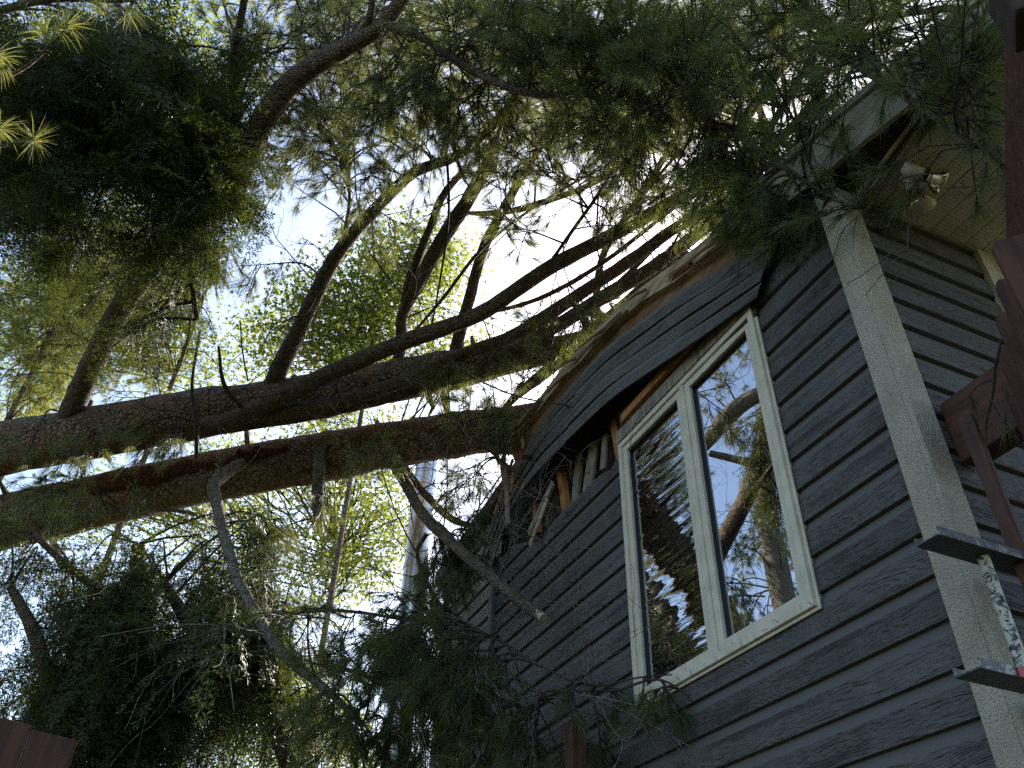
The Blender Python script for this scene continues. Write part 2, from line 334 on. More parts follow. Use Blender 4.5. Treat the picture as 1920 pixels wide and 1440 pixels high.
# rake fascia, right half still painted, and its drip edge
def ribbon(mb, top, bot, y0, y1, mi=0):            # board following two polylines of (x, z)
    nn = len(top); V = []
    for (xa, za), (xb, zb) in zip(top, bot): V += [(xa, y0, za), (xb, y0, zb), (xb, y1, zb), (xa, y1, za)]
    f = []
    for i in range(nn - 1):
        a = 4 * i; b = a + 4
        for k in range(4): f.append([a + k, a + (k + 1) % 4, b + (k + 1) % 4, b + k])
    e = 4 * (nn - 1); f += [[0, 3, 2, 1], [e, e + 1, e + 2, e + 3]]
    mb.add(V, f, mi)
s = MB(); ribbon(s, [(1.02, 4.70), (0.25, 4.945), (-0.42, 5.12)], [(1.02, 4.50), (0.25, 4.705), (-0.42, 4.885)], -0.045, -0.02)
ribbon(s, [(1.03, 4.75), (0.25, 4.99), (-0.42, 5.165)], [(1.03, 4.705), (0.25, 4.95), (-0.42, 5.125)], -0.062, -0.02)
bevel(s.build('rake_fascia', 'fascia', house), 0.003)
# torn raw rafter left of it, two layers
s = MB(); A1 = ((1430, 372), (1345, 440), (1270, 497), (1205, 543), (1160, 582), (1112, 633), (1066, 682), (1017, 747), (982, 786), (955, 828))
A3 = ((1470, 430), (1375, 490), (1280, 547), (1210, 598), (1140, 650), (1100, 692), (1057, 740), (1017, 783), (985, 830), (965, 865))
P1 = [pl(u, v, 1, -0.05) for u, v in A1]; jg = [0.52, .5, .6, .47, .55, .62, .5, .58, .46, .55]
P2 = [pl(u * (1 - k) + u2 * k, v * (1 - k) + v2 * k, 1, -0.05) for (u, v), (u2, v2), k in zip(A1, A3, jg)]
ribbon(s, [(p[0], p[2]) for p in P1], [(p[0], p[2]) for p in P2], -0.075, -0.03); rf = s.build('torn_rafter', 'palewood', house)
s = MB(); P2b = [pl(u * (1 - k) + u2 * k, v * (1 - k) + v2 * k, 1, -0.02) for (u, v), (u2, v2), k in zip(A1, A3, jg)]
P3 = [pl(u + 6, v + 10, 1, -0.02) for u, v in A3]
ribbon(s, [(p[0], p[2] - 0.004) for p in P2b], [(p[0], p[2]) for p in P3], -0.03, 0.03); s.build('torn_rafter', 'rawwood', house)
for k in range(16):                                # shattered ends where the lower trunk struck
    o = pl(rng.uniform(930, 1010), rng.uniform(815, 890), 1, -.06); d = unit(np.array([rng.normal() * .5, -abs(rng.normal()) * .5, -1 + rng.normal() * .5])); l = rng.uniform(.12, .38); wv = unit(np.cross(d, (0, 1, 0))) * rng.uniform(.012, .04)
    s = MB(); s.box(o, d * l, wv, (0, .012, 0)); s.build('splinter', ('rawwood', 'orangewood', 'palewood')[k % 3], house)
# splinters along the torn rafter
s = MB()
for k in range(26):
    a = rng.uniform(0, 8.6); i = int(a); p = P2[i] * (1 - a + i) + P2[i + 1] * (a - i); q = P2[i + 1] - P2[i]; q = unit(q)
    L = rng.uniform(0.15, 0.5); o = p + np.array([0, -0.035 - rng.uniform(0, 0.02), rng.uniform(-0.06, 0.05)])
    dv = q * L + rng.normal(size=3) * 0.02; s.tube([o, o + dv * 0.5 + (0, -0.01, 0), o + dv], [0.012, 0.009, 0.002], 5)
s.build('splinter', 'rawwood', house)
# displaced siding boards, bowed out of the wall
Tn = [(1455, 440, -.03), (1400, 476, -.045), (1340, 512, -.05), (1280, 548, -.06), (1190, 614, -.07), (1140, 652, -.08), (1090, 703, -.08), (1030, 770, -.08), (960, 890, -.06), (890, 1062, -.03)]
Bn = [(1425, 558, -.04), (1375, 592, -.055), (1325, 628, -.075), (1280, 660, -.09), (1200, 714, -.105), (1140, 757, -.115), (1062, 830, -.115), (1000, 893, -.10), (957, 962, -.07), (924, 1062, -.03)]
TW = cr([pl(u, v, 1, y) for u, v, y in Tn], 8); BW = cr([pl(u, v, 1, y) for u, v, y in Bn], 8)
NB = 4
def bent_board(i0, i1, k, push):
    mb = MB(); f0 = k / NB; f1 = (k + 1) / NB + 0.02; fm = f0 + (f1 - f0) * 0.30
    a = TW[i0:i1]; b = BW[i0:i1]; out = np.array([0.25, -1, -0.25]); out /= np.linalg.norm(out)
    rows = [(f0, 0.0), (fm, 0.007), (f1 - 0.012, 0.011), (f1 - 0.015, 0.0)]
    V = np.array([[p * (1 - f) + q * f + out * (d + push) + (0, 0.004 * math.sin(i * 0.16 + k * 2), 0) for f, d in rows] for i, (p, q) in enumerate(zip(a, b))])
    nn = len(a); W = V.reshape(-1, 3); f = []; mi = []
    for i in range(nn - 1):
        for r_ in range(3):
            mb.add([V[i, r_], V[i + 1, r_], V[i + 1, r_ + 1], V[i, r_ + 1]], [[0, 3, 2, 1]], 1 if r_ == 0 else 0)
    return mb
for k in range(NB):
    bent_board(0, 49, k, 0.012).build('displaced_board', ['siding', 'bevel'], house)
    bent_board(46, len(TW), k, 0.0).build('displaced_board', ['siding', 'bevel'], house)
# patch of wall between strip and corner, above the window
# exposed framing in the gap
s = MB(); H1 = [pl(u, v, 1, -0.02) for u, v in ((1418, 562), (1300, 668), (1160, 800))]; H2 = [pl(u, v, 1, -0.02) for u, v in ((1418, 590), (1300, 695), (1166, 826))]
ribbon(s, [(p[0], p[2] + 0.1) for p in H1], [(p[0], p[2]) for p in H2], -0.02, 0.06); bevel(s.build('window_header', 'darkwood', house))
s = MB(); s.bx(WX0, WX1, -0.035, 0.015, WZ1 + 0.004, WZ1 + 0.085); s.build('window_header', 'greywood', house)
s = MB(); s.box((WX0 + .1, -0.06, WZ1 + .09), (1.1, 0, .03), (0, .03, 0), (0, .006, .06)); s.build('window_header', 'orangewood', house)
def stud(name, m, u0, v0, u1, v1, wd, y, th=0.03):
    a = pl(u0, v0, 1, y); b = pl(u1, v1, 1, y); d = unit(b - a); sd_ = unit(np.cross(d, (0, 1, 0))); mb = MB()
    mb.box(a - sd_ * wd / 2, b - a, sd_ * wd, (0, th, 0)); return bevel(mb.build(name, m, house), 0.003)
stud('stud', 'orangewood', 1148, 790, 1162, 868, 0.07, 0.03, 0.05)
stud('stud', 'orangewood', 1046, 880, 1060, 985, 0.055, 0.03, 0.05)
stud('torn_sheathing', 'greywood', 1112, 830, 1098, 930, 0.12, 0.06, 0.02)
stud('torn_sheathing', 'greywood', 1085, 850, 1075, 960, 0.10, 0.075, 0.02)
stud('torn_sheathing', 'greywood', 1133, 815, 1128, 880, 0.06, 0.045, 0.02)
stud('stud', 'orangewood', 1000, 925, 1003, 1000, 0.05, 0.05, 0.05)
stud('splintered_board', 'greywood', 1035, 905, 990, 1000, 0.06, -0.05, 0.02)
stud('splintered_board', 'palewood', 1025, 935, 992, 1022, 0.05, -0.075, 0.012)
stud('splintered_board', 'orangewood', 938, 860, 944, 905, 0.05, -0.12, 0.03)
stud('splintered_board', 'greywood', 946, 870, 950, 985, 0.045, -0.12, 0.02)
# window
win = MB(); fw = 0.052
def frame(mb, x0, x1, z0, z1, wd, y0, y1):
    mb.bx(x0, x0 + wd, y0, y1, z0, z1); mb.bx(x1 - wd, x1, y0, y1, z0, z1)
    mb.bx(x0 + wd, x1 - wd, y0 + .001, y1, z1 - wd, z1); mb.bx(x0 + wd, x1 - wd, y0 + .001, y1, z0, z0 + wd)
frame(win, WX0, WX1, WZ0, WZ1, 0.034, -0.03, 0.06); XM = -1.145
win.bx(XM - 0.017, XM + 0.017, -0.026, 0.06, WZ0 + 0.034, WZ1 - 0.034)
for a, b, c, d in ((WX0 - .014, WX0, WZ0 - .014, WZ1), (WX1, WX1 + .014, WZ0 - .014, WZ1)): win.bx(a, b, -0.014, -0.003, c, d)
win.bx(WX0 + .0005, WX1 - .0005, -0.014, -0.003, WZ0 - .014, WZ0)
wo = bevel(win.build('window', 'white', house), 0.003)
for a, b, gm in ((WX0 + 0.035, XM - 0.018, 'glassw'), (XM + 0.018, WX1 - 0.035, 'glass')):
    f_ = MB(); frame(f_, a, b, WZ0 + 0.035, WZ1 - 0.035, 0.042, -0.018, 0.04); bevel(f_.build('sash', 'white', wo), 0.004)
    k_ = MB(); frame(k_, a + 0.043, b - 0.043, WZ0 + 0.078, WZ1 - 0.078, 0.007, 0.0, 0.03); k_.build('gasket', 'gasket', wo)
    p_ = MB(); p_.bx(a + 0.0505, b - 0.0505, 0.012, 0.03, WZ0 + 0.0855, WZ1 - 0.0855); p_.build('pane', gm, wo)
# soffit under the side eave with its seams, frieze and outer fascia
SOF = 4.64
s = MB()
for y in np.arange(0.13, 3.4, 0.1016):
    yy = y + 0.1016; s.add([(0.10, y + .004, SOF), (0.80, y + .004, SOF), (0.80, yy - .004, SOF), (0.10, yy - .004, SOF)], [[0, 1, 2, 3]])
    s.add([(0.10, yy - .004, SOF), (0.80, yy - .004, SOF), (0.80, yy, SOF + .006), (0.10, yy, SOF + .006)], [[0, 1, 2, 3]])
    s.add([(0.10, yy, SOF + .006), (0.80, yy, SOF + .006), (0.80, yy + .004, SOF), (0.10, yy + .004, SOF)], [[0, 1, 2, 3]])
s.bx(0.10, 0.80, 0.13, 3.4, SOF + .012, SOF + .02); s.build('soffit', 'soffit', house)
s = MB(); s.box((0.10, 0.155, SOF - 0.012), (0.50, -0.085, 0.01), (0.006, 0.03, 0), (0, 0, 0.03)); s.box((0.10, 0.10, SOF - 0.005), (0.60, -0.075, 0.015), (0.002, 0.012, 0), (0, 0, 0.02)); bevel(s.build('soffit_trim', 'fascia', house), 0.002)
s = MB(); s.bx(0.80, 0.825, 0.0, 3.4, SOF - 0.02, SOF + 0.14); s.bx(0.8255, 0.90, 0.02, 3.4, SOF + 0.03, SOF + 0.13); s.build('eave_fascia', 'fascia', house)
s = MB(); s.bx(SXW + 0.001, SXW + 0.014, 0.09, 0.80, SOF - 0.02, SOF - 0.002); s.build('soffit_trim', 'fascia', house)

# ------------------------------------------------------------------ twin flood lamp under the soffit
lc = pl(1708, 335, 2, SOF)
fl = thing('flood_light', 'twin flood lamp with cream sockets fixed under the eave soffit', 'flood light', tuple(lc))
def lathe(mb, o, d, prof_, sides=20, mi=0):
    d = unit(d); a_ = unit(np.cross(d, (0.3, 0.2, 0.9))); b_ = np.cross(d, a_); an = np.linspace(0, 2 * np.pi, sides, endpoint=False)
    P = np.array([[o + d * h + r_ * (np.cos(t_) * a_ + np.sin(t_) * b_) for t_ in an] for h, r_ in prof_]); n_ = len(prof_)
    i = np.arange(n_ - 1)[:, None] * sides; j = np.arange(sides)[None]; k = (j + 1) % sides
    mb.add(P.reshape(-1, 3), np.stack([i + j, i + k, i + sides + k, i + sides + j], -1).reshape(-1, 4), mi)
s = MB(); lathe(s, lc, (0, 0, -1), [(0.0, 0.0), (0.0, 0.06), (0.014, 0.058), (0.02, 0.045), (0.02, 0.0)], 24); s.build('base_plate', 'lampwhite', fl, True)
def lamp(a, aim, bulb_m):
    aim = unit(aim)
    s = MB(); lathe(s, a, aim, [(-0.03, 0.0), (-0.03, 0.024), (0.055, 0.028), (0.06, 0.0)], 18); sk = s.build('socket', 'lampwhite', fl, True)
    s = MB(); lathe(s, a + aim * 0.055, aim, [(0, 0.0), (0, 0.031), (0.016, 0.033), (0.018, 0.0)], 18); s.build('gasket', 'black', sk, True)
    s = MB(); lathe(s, a + aim * 0.072, aim, [(0, 0.026), (0.02, 0.034), (0.045, 0.054), (0.062, 0.060), (0.066, 0.060)], 24); bo = s.build('bulb', bulb_m, fl, True)
    s = MB(); lathe(s, a + aim * 0.072, aim, [(0.066, 0.060), (0.070, 0.056), (0.078, 0.03), (0.081, 0.0)], 24); s.build('lens', 'lens', bo, True)
lamp(pl(1706, 318, 2, SOF - 0.05), unit(D(1840, 350) - D(1700, 318)) + np.array([0, 0, -0.25]), 'reflector')
p2 = pl(1708, 345, 2, SOF - 0.05); lamp(p2, unit(C - p2) * 0.55 + unit(D(1745, 430) - D(1708, 345)) * 0.75, 'reflector')

# ------------------------------------------------------------------ red-brown pergola beside the house
perg = thing('pergola', 'red brown stained pergola with picket screen beside the grey side wall', 'pergola', (0.55, 0.2, 0))
b0 = pl(1884, 120, 2, 3.55); b1 = pl(1887, 470, 2, 3.55); rd = unit(b1 - b0); sdv = unit(np.cross(rd, (0, 0, 1)))
if sdv[0] < 0: sdv = -sdv
s = MB(); s.box(b0 + sdv * .05, (b1 - b0) + rd * 0.25, sdv * 0.12, (0, 0, 0.17)); bevel(s.build('beam', 'redbeam', perg), 0.006)
s = MB(); s.box(b0 - rd * 0.15 + sdv * 0.018 + (0, 0, -0.015), rd * 0.125, sdv * 0.16, (0, 0, 0.2)); bevel(s.build('beam_cap', 'darkwood', perg), 0.01)
for u, v in ((1855, 455), (1862, 527), (1862, 590), (1865, 653), (1873, 713)):
    p = pl(u, v, 2, 3.4); e = sdv * 0.10; th = rd * 0.022
    s = MB(); o = p; L = 0.62
    pts = [o + (0, 0, -L), o + (0, 0, -0.02), o + e * 0.12, o + e * 0.88, o + e + (0, 0, -0.02), o + e + (0, 0, -L)]
    V = pts + [q_ + th for q_ in pts]; s.add(V, [[i, (i + 1) % 6, (i + 1) % 6 + 6, i + 6] for i in range(6)]); s.add(pts, [[0, 1, 4, 5], [1, 2, 3, 4]]); s.add([q_ + th for q_ in pts], [[5, 4, 1, 0], [4, 3, 2, 1]])
    bevel(s.build('picket', 'redwood', perg), 0.002)
s = MB(); s.bx(SXW + 0.016, 1.0, 0.115, 0.205, 3.22, 3.47); bevel(s.build('ledger_beam', 'redbeam', perg), 0.006)
a = dp(1793, 785, 2.72); s = MB(); s.box(a + (0, -0.0, -0.85), (0.045, 0.012, 0), (-0.008, 0.03, 0), (0, 0, 0.85)); bevel(s.build('baluster', 'redwood', perg), 0.004)
# a post to carry it, outside the picture
s = MB(); s.bx(0.98, 1.09, 0.10, 0.21, 0.0, 3.6); s.build('post', 'redwood', perg)

# ------------------------------------------------------------------ ladder lying on edge in front of the corner
lad = thing('ladder', 'paint spattered metal ladder on its side in front of the cream corner trim', 'ladder', (0.26, 0.6, 0))
def rail(z, y0, flip):
    s = MB(); s.bx(0.215, 0.290, y0, 3.2, z, z + 0.004, 1); s.bx(0.290, 0.294, y0 + .002, 3.2, z, z + 0.026, 0); s.bx(0.211, 0.215, y0 + .002, 3.2, z, z + 0.026, 0)
    return s.build('rail', ['ladder', 'darkmetal'], lad)
rail(2.753, -0.335, 0); rail(2.385, -0.345, 0)
for y in np.arange(-0.13, 3.1, 0.305):
    s = MB(); s.tube([(0.252, y, 2.392), (0.252, y, 2.58), (0.252, y, 2.752)], 0.017, 14, cap=False); s.build('rung', 'rung', lad, True)
s = MB(); s.bx(0.2945, 0.298, -0.22, -0.19, 2.384, 2.408); s.build('end_label', 'red', lad)
# it hangs on two wall brackets
for y in (1.6, 2.6):
    s = MB(); s.bx(SXW + 0.015, 0.29, y, y + .03, 2.352, 2.383); s.build('bracket', 'darkmetal', lad)

# ------------------------------------------------------------------ shiny flue pipe at the far end of the wall
pb = dp(795, 930, 7.9); fp = thing('flue_pipe', 'shiny stainless flue pipe standing beside the crushed wall end', 'flue pipe', (pb[0], pb[1], 0))
s = MB(); s.tube([(pb[0], pb[1], 0.02), (pb[0], pb[1], 3), (pb[0], pb[1], 6.55)], 0.112, 28); s.build('pipe', 'steel', fp, True)
for z in (5.0, 5.85):
    s = MB(); s.tube([(pb[0], pb[1], z), (pb[0], pb[1], z + 0.05)], 0.119, 28); s.build('band', 'steel', fp, True)

# ------------------------------------------------------------------ brown fence, lower left
fa = pl(148, 1388, 2, 2.30); fb = pl(-120, 1325, 2, 2.30); fd = unit(fb - fa); fnn = unit(np.cross(fd, (0, 0, 1)))
fe = thing('wooden_fence', 'brown vertical board fence in the lower left corner', 'fence', (fa[0], fa[1], 0))
for k in range(12):
    o = fa + fd * (0.135 * k); o = np.array([o[0], o[1], 0.02]); h = 2.28 + 0.012 * ((k * 7) % 3)
    s = MB(); s.box(o, fd * 0.131, fnn * 0.02 * (1 if k % 2 else 1.4), (0, 0, h)); bevel(s.build('board', 'redwood', fe), 0.004)
# dark post among the twigs at the bottom
po = dp(1078, 1353, 3.9); s = MB(); s.bx(po[0] - .04, po[0] + .04, po[1] - .04, po[1] + .04, 0.0, po[2])
o = bevel(s.build('wooden_post', 'redwood'), 0.006); o['label'] = 'short dark wooden post at the bottom before the grey siding'; o['category'] = 'post'

# ================================================================== vegetation
def tufts(mb, P, A, n, L, wd, spread=(0.25, 1.15), back=0.06, droop=0.3, seg2=True):
    """needle tufts: P (K,3) tip points, A (K,3) shoot axes"""
    P = np.asarray(P); A = unit(A); K = len(P)
    if K == 0: return
    base = np.repeat(P, n, 0); ax = np.repeat(A, n, 0); N_ = len(base)
    base = base - ax * (rng.random((N_, 1)) * back)
    pr = unit(np.cross(ax, rng.normal(size=(N_, 3)))); th = rng.uniform(*spread, size=(N_, 1))
    d = unit(ax * np.cos(th) + pr * np.sin(th)); ln = L * rng.uniform(0.7, 1.1, size=(N_, 1))
    wv = unit(np.cross(d, rng.normal(size=(N_, 3)))) * wd / 2
    if seg2:
        m_ = base + d * ln * 0.55; e = m_ + unit(d + np.array([0, 0, -droop])) * ln * 0.45
        V = np.stack([base - wv, base + wv, m_ + wv * 0.9, m_ - wv * 0.9, e], 1).reshape(-1, 3); i = np.arange(N_)[:, None] * 5
        mb.add(V, np.hstack([i, i + 1, i + 2, i + 3])); mb.f.setdefault((3, 0), []).append(np.hstack([i + 3, i + 2, i + 4]) + mb.n - len(V))
    else:
        e = base + d * ln; V = np.stack([base - wv, base + wv, e], 1).reshape(-1, 3); i = np.arange(N_)[:, None] * 3; mb.add(V, np.hstack([i, i + 1, i + 2]))
def rdir(k=None): return unit(rng.normal(size=3) if k is None else rng.normal(size=(k, 3)))
def bough(wood, ndl, S, E, r0, n_tw=6, tl=(0.2, 0.5), n=42, L=0.11, wd=0.0022, arch=0.15, start=0.45, droop=0.35, sub=2, sides=5, bare=0.0, seg2=True, spread=(.25, 1.15)):
    """one branch from S to E that carries side twigs ending in needle tufts"""
    S = np.asarray(S); E = np.asarray(E); ln = np.linalg.norm(E - S)
    m1 = S * 0.67 + E * 0.33 + np.array([0, 0, arch * ln]) + rng.normal(size=3) * 0.05 * ln; m2 = S * 0.33 + E * 0.67 + np.array([0, 0, arch * ln * 0.7]) + rng.normal(size=3) * 0.05 * ln
    P = cr([S, m1, m2, E], 5); wood.tube(P, np.linspace(r0, 0.003, len(P)), sides, cap=False)
    T = unit(np.gradient(P, axis=0)); tp = [P[-1]]; ta = [T[-1]]
    for k in range(n_tw):
        f = start + (1 - start) * (k + rng.random()) / n_tw; i = min(int(f * (len(P) - 1)), len(P) - 1); t = T[i]
        d = unit(t * rng.uniform(0.4, 1.0) + unit(np.cross(t, rng.normal(size=3))) * rng.uniform(0.5, 1.0) + np.array([0, 0, -droop * rng.random()]))
        l = rng.uniform(*tl) * (1.15 - 0.5 * f); q0 = P[i]; q1 = q0 + d * l * 0.5; d2 = unit(d + np.array([0, 0, -droop * 0.6]) + rng.normal(size=3) * 0.15); q2 = q1 + d2 * l * 0.5
        wood.tube([q0, q1, q2], [0.0045, 0.0035, 0.0025], 4, cap=False)
        if rng.random() < bare: continue
        tp.append(q2); ta.append(d2)
        for _ in range(sub):
            g_ = rng.random(); b0_ = q0 * (1 - g_) + q1 * g_ if rng.random() < .5 else q1 * (1 - g_) + q2 * g_
            d3 = unit(d2 + rdir() * 0.8 + np.array([0, 0, -droop * 0.5])); e = b0_ + d3 * rng.uniform(0.06, 0.16)
            wood.tube([b0_, e], [0.003, 0.002], 3, cap=False); tp.append(e); ta.append(d3)
    tufts(ndl, np.array(tp), np.array(ta), n, L, wd, spread, seg2=seg2)
def bare_twig(wood, S, d, l, r, depth=2):
    S = np.asarray(S, float); P = [S]; dd = unit(d)
    for k in range(6): dd = unit(dd + rng.normal(size=3) * 0.16 + np.array([0, 0, -0.03])); P.append(P[-1] + dd * l / 6)
    P = np.array(P); wood.tube(P, np.linspace(r, max(r * 0.3, 0.0012), 7), 5 if r > 0.006 else 4, cap=False)
    if depth > 0:
        for k in range(rng.integers(2, 5)):
            i = rng.integers(2, 7); bare_twig(wood, P[i], unit(unit(P[i] - P[i - 1]) + rdir() * 0.9), l * rng.uniform(0.3, 0.6), r * 0.5, depth - 1)

class Tree:
    """thing with a skeleton other boughs can grow from"""
    def __init__(s, name, label, cat, base, group=None):
        s.o = thing(name, label, cat, base, group); s.sk = []; s.rad = []
    def limb(s, name, P, r, m, sides=10, rough=0.04, skel=True):
        mb = MB(); mb.tube(P, r, sides, 0, rough); o = mb.build(name, m, s.o, True)
        if skel: s.sk.append(np.asarray(P))
        return o
    def near(s, p):
        A = np.concatenate(s.sk); d = np.linalg.norm(A - p, axis=1) + rng.random(len(A)) * 0.5; return A[d.argmin()]
    def region(s, cx, cy, rx, ry, d0, d1, cnt, flow=None, maxlen=2.5, name='bough', needle='needle', **kw):
        wd = MB(); nd = MB()
        for _ in range(cnt):
            a = rng.random() * 6.283; q_ = math.sqrt(rng.random()); E = dp(cx + rx * q_ * math.cos(a), cy + ry * q_ * math.sin(a), rng.uniform(d0, d1)); S = s.near(E)
            if np.linalg.norm(S - E) > maxlen: S = E + unit(S - E) * maxlen
            if flow is not None: E = E + np.array(flow) * rng.uniform(0, 1)
            bough(wd, nd, S, E, 0.008 + 0.003 * np.linalg.norm(S - E), **kw)
        w_ = wd.build(name, 'twig', s.o, True); nd.build('needles', needle, w_)

# ---------------------------------------------------------------- fallen pine, upper trunk over the roof edge
base_up = np.array([-8.0, -7.0, 5.4])
UP = Tree('fallen_pine', 'thick fallen pine trunk lying over the roof edge with upright limbs', 'fallen tree', (-7.6, -5.9, 0))
P, r = pxpath([(-420, 925, 8.8, .28), (-150, 876, 8.3, .27), (0, 842, 8.0, .26), (170, 812, 7.8, .245), (370, 776, 7.6, .225), (560, 750, 7.45, .205), (700, 722, 7.3, .19), (850, 692, 7.2, .17), (960, 668, 7.15, .145), (1040, 655, 7.1, .11), (1110, 630, 7.1, .08), (1190, 580, 7.1, .04)])
UP.limb('trunk', P, r, 'bark', 18, 0.03)
# rest of the trunk down to the ground, outside the picture
s0 = P[0]; UP.limb('trunk', cr([s0, s0 + (-1.8, -2.3, -0.9), s0 + (-4.0, -5.2, -3.2), s0 + (-5.6, -7.2, -s0[2])], 5), np.linspace(.26, .36, 16), 'bark', 14, 0.03)
LIMBS = [  # upright limbs
    ('limb', [(125, 790, 7.75, .10), (165, 700, 7.6, .105), (215, 600, 7.3, .10), (265, 520, 7.1, .10), (350, 420, 6.8, .095), (430, 335, 6.6, .10), (500, 215, 6.3, .095), (560, 145, 6.2, .085), (640, 95, 6.1, .075), (720, 45, 6.0, .06), (790, -60, 5.9, .05)]),
    ('limb', [(505, 745, 7.5, .10), (525, 690, 7.42, .085), (560, 620, 7.3, .075), (600, 535, 7.2, .068), (640, 465, 7.1, .06), (700, 395, 7.0, .052), (775, 325, 6.9, .045), (850, 295, 6.8, .04), (905, 255, 6.7, .033), (960, 190, 6.6, .028), (1010, 100, 6.5, .022), (1040, -20, 6.4, .012)]),
    ('limb', [(742, 700, 7.35, .06), (752, 640, 7.3, .05), (755, 590, 7.2, .05), (790, 520, 7.1, .06), (835, 440, 7.0, .066), (880, 370, 6.9, .06), (925, 285, 6.8, .05), (960, 200, 6.7, .04), (1000, 80, 6.6, .028), (1020, -40, 6.5, .015)]),
    ('limb', [(752, 600, 7.22, .035), (770, 520, 7.15, .04), (805, 430, 7.1, .035), (835, 360, 7.1, .032), (900, 290, 7.0, .02), (950, 230, 6.9, .008)]),
    ('limb', [(846, 695, 7.2, .06), (858, 640, 7.2, .055), (880, 560, 7.1, .05), (905, 470, 7.0, .045), (940, 400, 6.9, .04), (990, 310, 6.8, .035), (1040, 230, 6.7, .03), (1090, 130, 6.6, .022), (1130, 0, 6.5, .01)]),
    ('limb', [(862, 398, 6.95, .008), (905, 400, 6.95, .022), (960, 395, 6.9, .025), (1040, 372, 6.8, .026), (1120, 340, 6.7, .02), (1180, 300, 6.6, .015)]),
    ('limb', [(1115, 580, 7.1, .03), (1130, 480, 7.1, .03), (1180, 400, 7.1, .035), (1225, 330, 7.0, .03), (1270, 250, 6.9, .02), (1330, 150, 6.8, .008)]),
    ('limb', [(445, 300, 6.6, .035), (440, 200, 6.4, .032), (440, 110, 6.2, .03), (458, 0, 6.0, .026), (470, -60, 5.9, .02)]),
    ('limb', [(640, 95, 6.1, .03), (690, 40, 6.0, .028), (700, -30, 5.9, .02)]),
    ('limb', [(720, 45, 6.0, .04), (790, 70, 5.8, .03), (880, 130, 5.5, .026), (990, 175, 5.2, .022), (1120, 180, 5.0, .018), (1240, 210, 4.8, .012)]),
    ('limb', [(640, 460, 7.1, .018), (655, 380, 7.1, .015), (650, 300, 7.0, .01)]),
]
for nm, L in LIMBS:
    P, r = pxpath(L); UP.limb(nm, P, r, 'limb', 10)
BR = [  # long branches sweeping along the trunk and over the roof
    [(365, 795, 7.3, .06), (430, 788, 7.2, .07), (520, 748, 7.05, .072), (640, 690, 6.85, .07), (760, 640, 6.65, .065), (900, 588, 6.45, .06), (1020, 508, 6.25, .057), (1150, 440, 6.0, .052), (1260, 380, 5.7, .045), (1350, 335, 5.4, .038), (1450, 270, 5.0, .03), (1540, 180, 4.5, .022)],
    [(495, 778, 7.2, .05), (560, 768, 7.1, .06), (640, 752, 7.0, .055), (760, 714, 6.9, .055), (860, 668, 6.8, .055), (965, 628, 6.75, .055), (1080, 556, 6.6, .052), (1187, 485, 6.4, .048), (1260, 432, 6.2, .042), (1350, 385, 5.9, .035), (1470, 320, 5.5, .03), (1560, 250, 5.2, .02)],
    [(960, 655, 7.0, .04), (1015, 628, 7.0, .055), (1110, 570, 6.9, .06), (1215, 507, 6.7, .055), (1290, 450, 6.5, .045), (1400, 360, 6.2, .03)],
    [(930, 790, 7.1, .018), (962, 748, 7.02, .035), (1005, 712, 7.0, .05), (1060, 668, 7.0, .055), (1120, 610, 7.0, .05), (1190, 560, 6.95, .045), (1290, 470, 6.8, .03)],
    [(1380, 250, 4.9, .03), (1480, 110, 4.3, .026), (1560, 100, 3.9, .022), (1650, 150, 3.4, .017), (1735, 208, 3.05, .012), (1830, 275, 2.8, .006)],
    [(1450, 230, 4.5, .02), (1560, 60, 3.9, .016), (1680, 30, 3.5, .013), (1800, 20, 3.2, .01), (1880, 60, 3.0, .006)],
    [(1300, 210, 4.8, .02), (1380, 255, 4.4, .014), (1480, 320, 4.0, .011), (1570, 375, 3.6, .008), (1640, 405, 3.4, .005)],
]
BR += [[(905, 590, 6.5, .012), (1010, 560, 6.5, .018), (1120, 500, 6.4, .018), (1250, 400, 6.2, .015), (1390, 290, 5.8, .01), (1480, 190, 5.4, .005)],
       [(985, 625, 6.8, .015), (1060, 600, 6.8, .02), (1160, 530, 6.7, .022), (1270, 420, 6.5, .018), (1380, 330, 6.2, .012), (1500, 220, 5.8, .006)],
       [(1040, 665, 7.0, .03), (1110, 618, 7.0, .035), (1190, 548, 6.9, .03), (1290, 462, 6.7, .022), (1400, 375, 6.4, .012)],
       [(760, 640, 6.7, .01), (830, 560, 6.6, .014), (900, 470, 6.5, .013), (985, 400, 6.4, .011), (1100, 330, 6.2, .008), (1200, 290, 6.0, .004)],
       [(1020, 508, 6.25, .012), (1075, 430, 6.1, .014), (1130, 350, 6.0, .011), (1170, 260, 5.9, .007)],
       [(1150, 440, 6.0, .012), (1195, 380, 5.9, .013), (1260, 300, 5.7, .01), (1340, 220, 5.5, .006)]]
for L in BR:
    P, r = pxpath(L); UP.limb('branch', P, r, 'limb', 10)
RG = UP.region
BIG = dict(L=.135, n=48, sub=1, spread=(.08, .8))
RG(1150, 70, 190, 90, 4.6, 6, 36, n_tw=7, **BIG); RG(1350, 80, 170, 110, 4.3, 5.6, 34, n_tw=7, **BIG); RG(960, 60, 140, 90, 5, 6.4, 34, n_tw=7, **BIG)
RG(1200, 210, 160, 90, 4.6, 6, 34, **BIG); RG(1520, 60, 140, 80, 3.5, 4.5, 17, **BIG); RG(1530, 160, 80, 60, 3.6, 4.3, 6, **BIG); RG(1700, 60, 130, 50, 3.0, 3.7, 11, n_tw=6, **BIG)
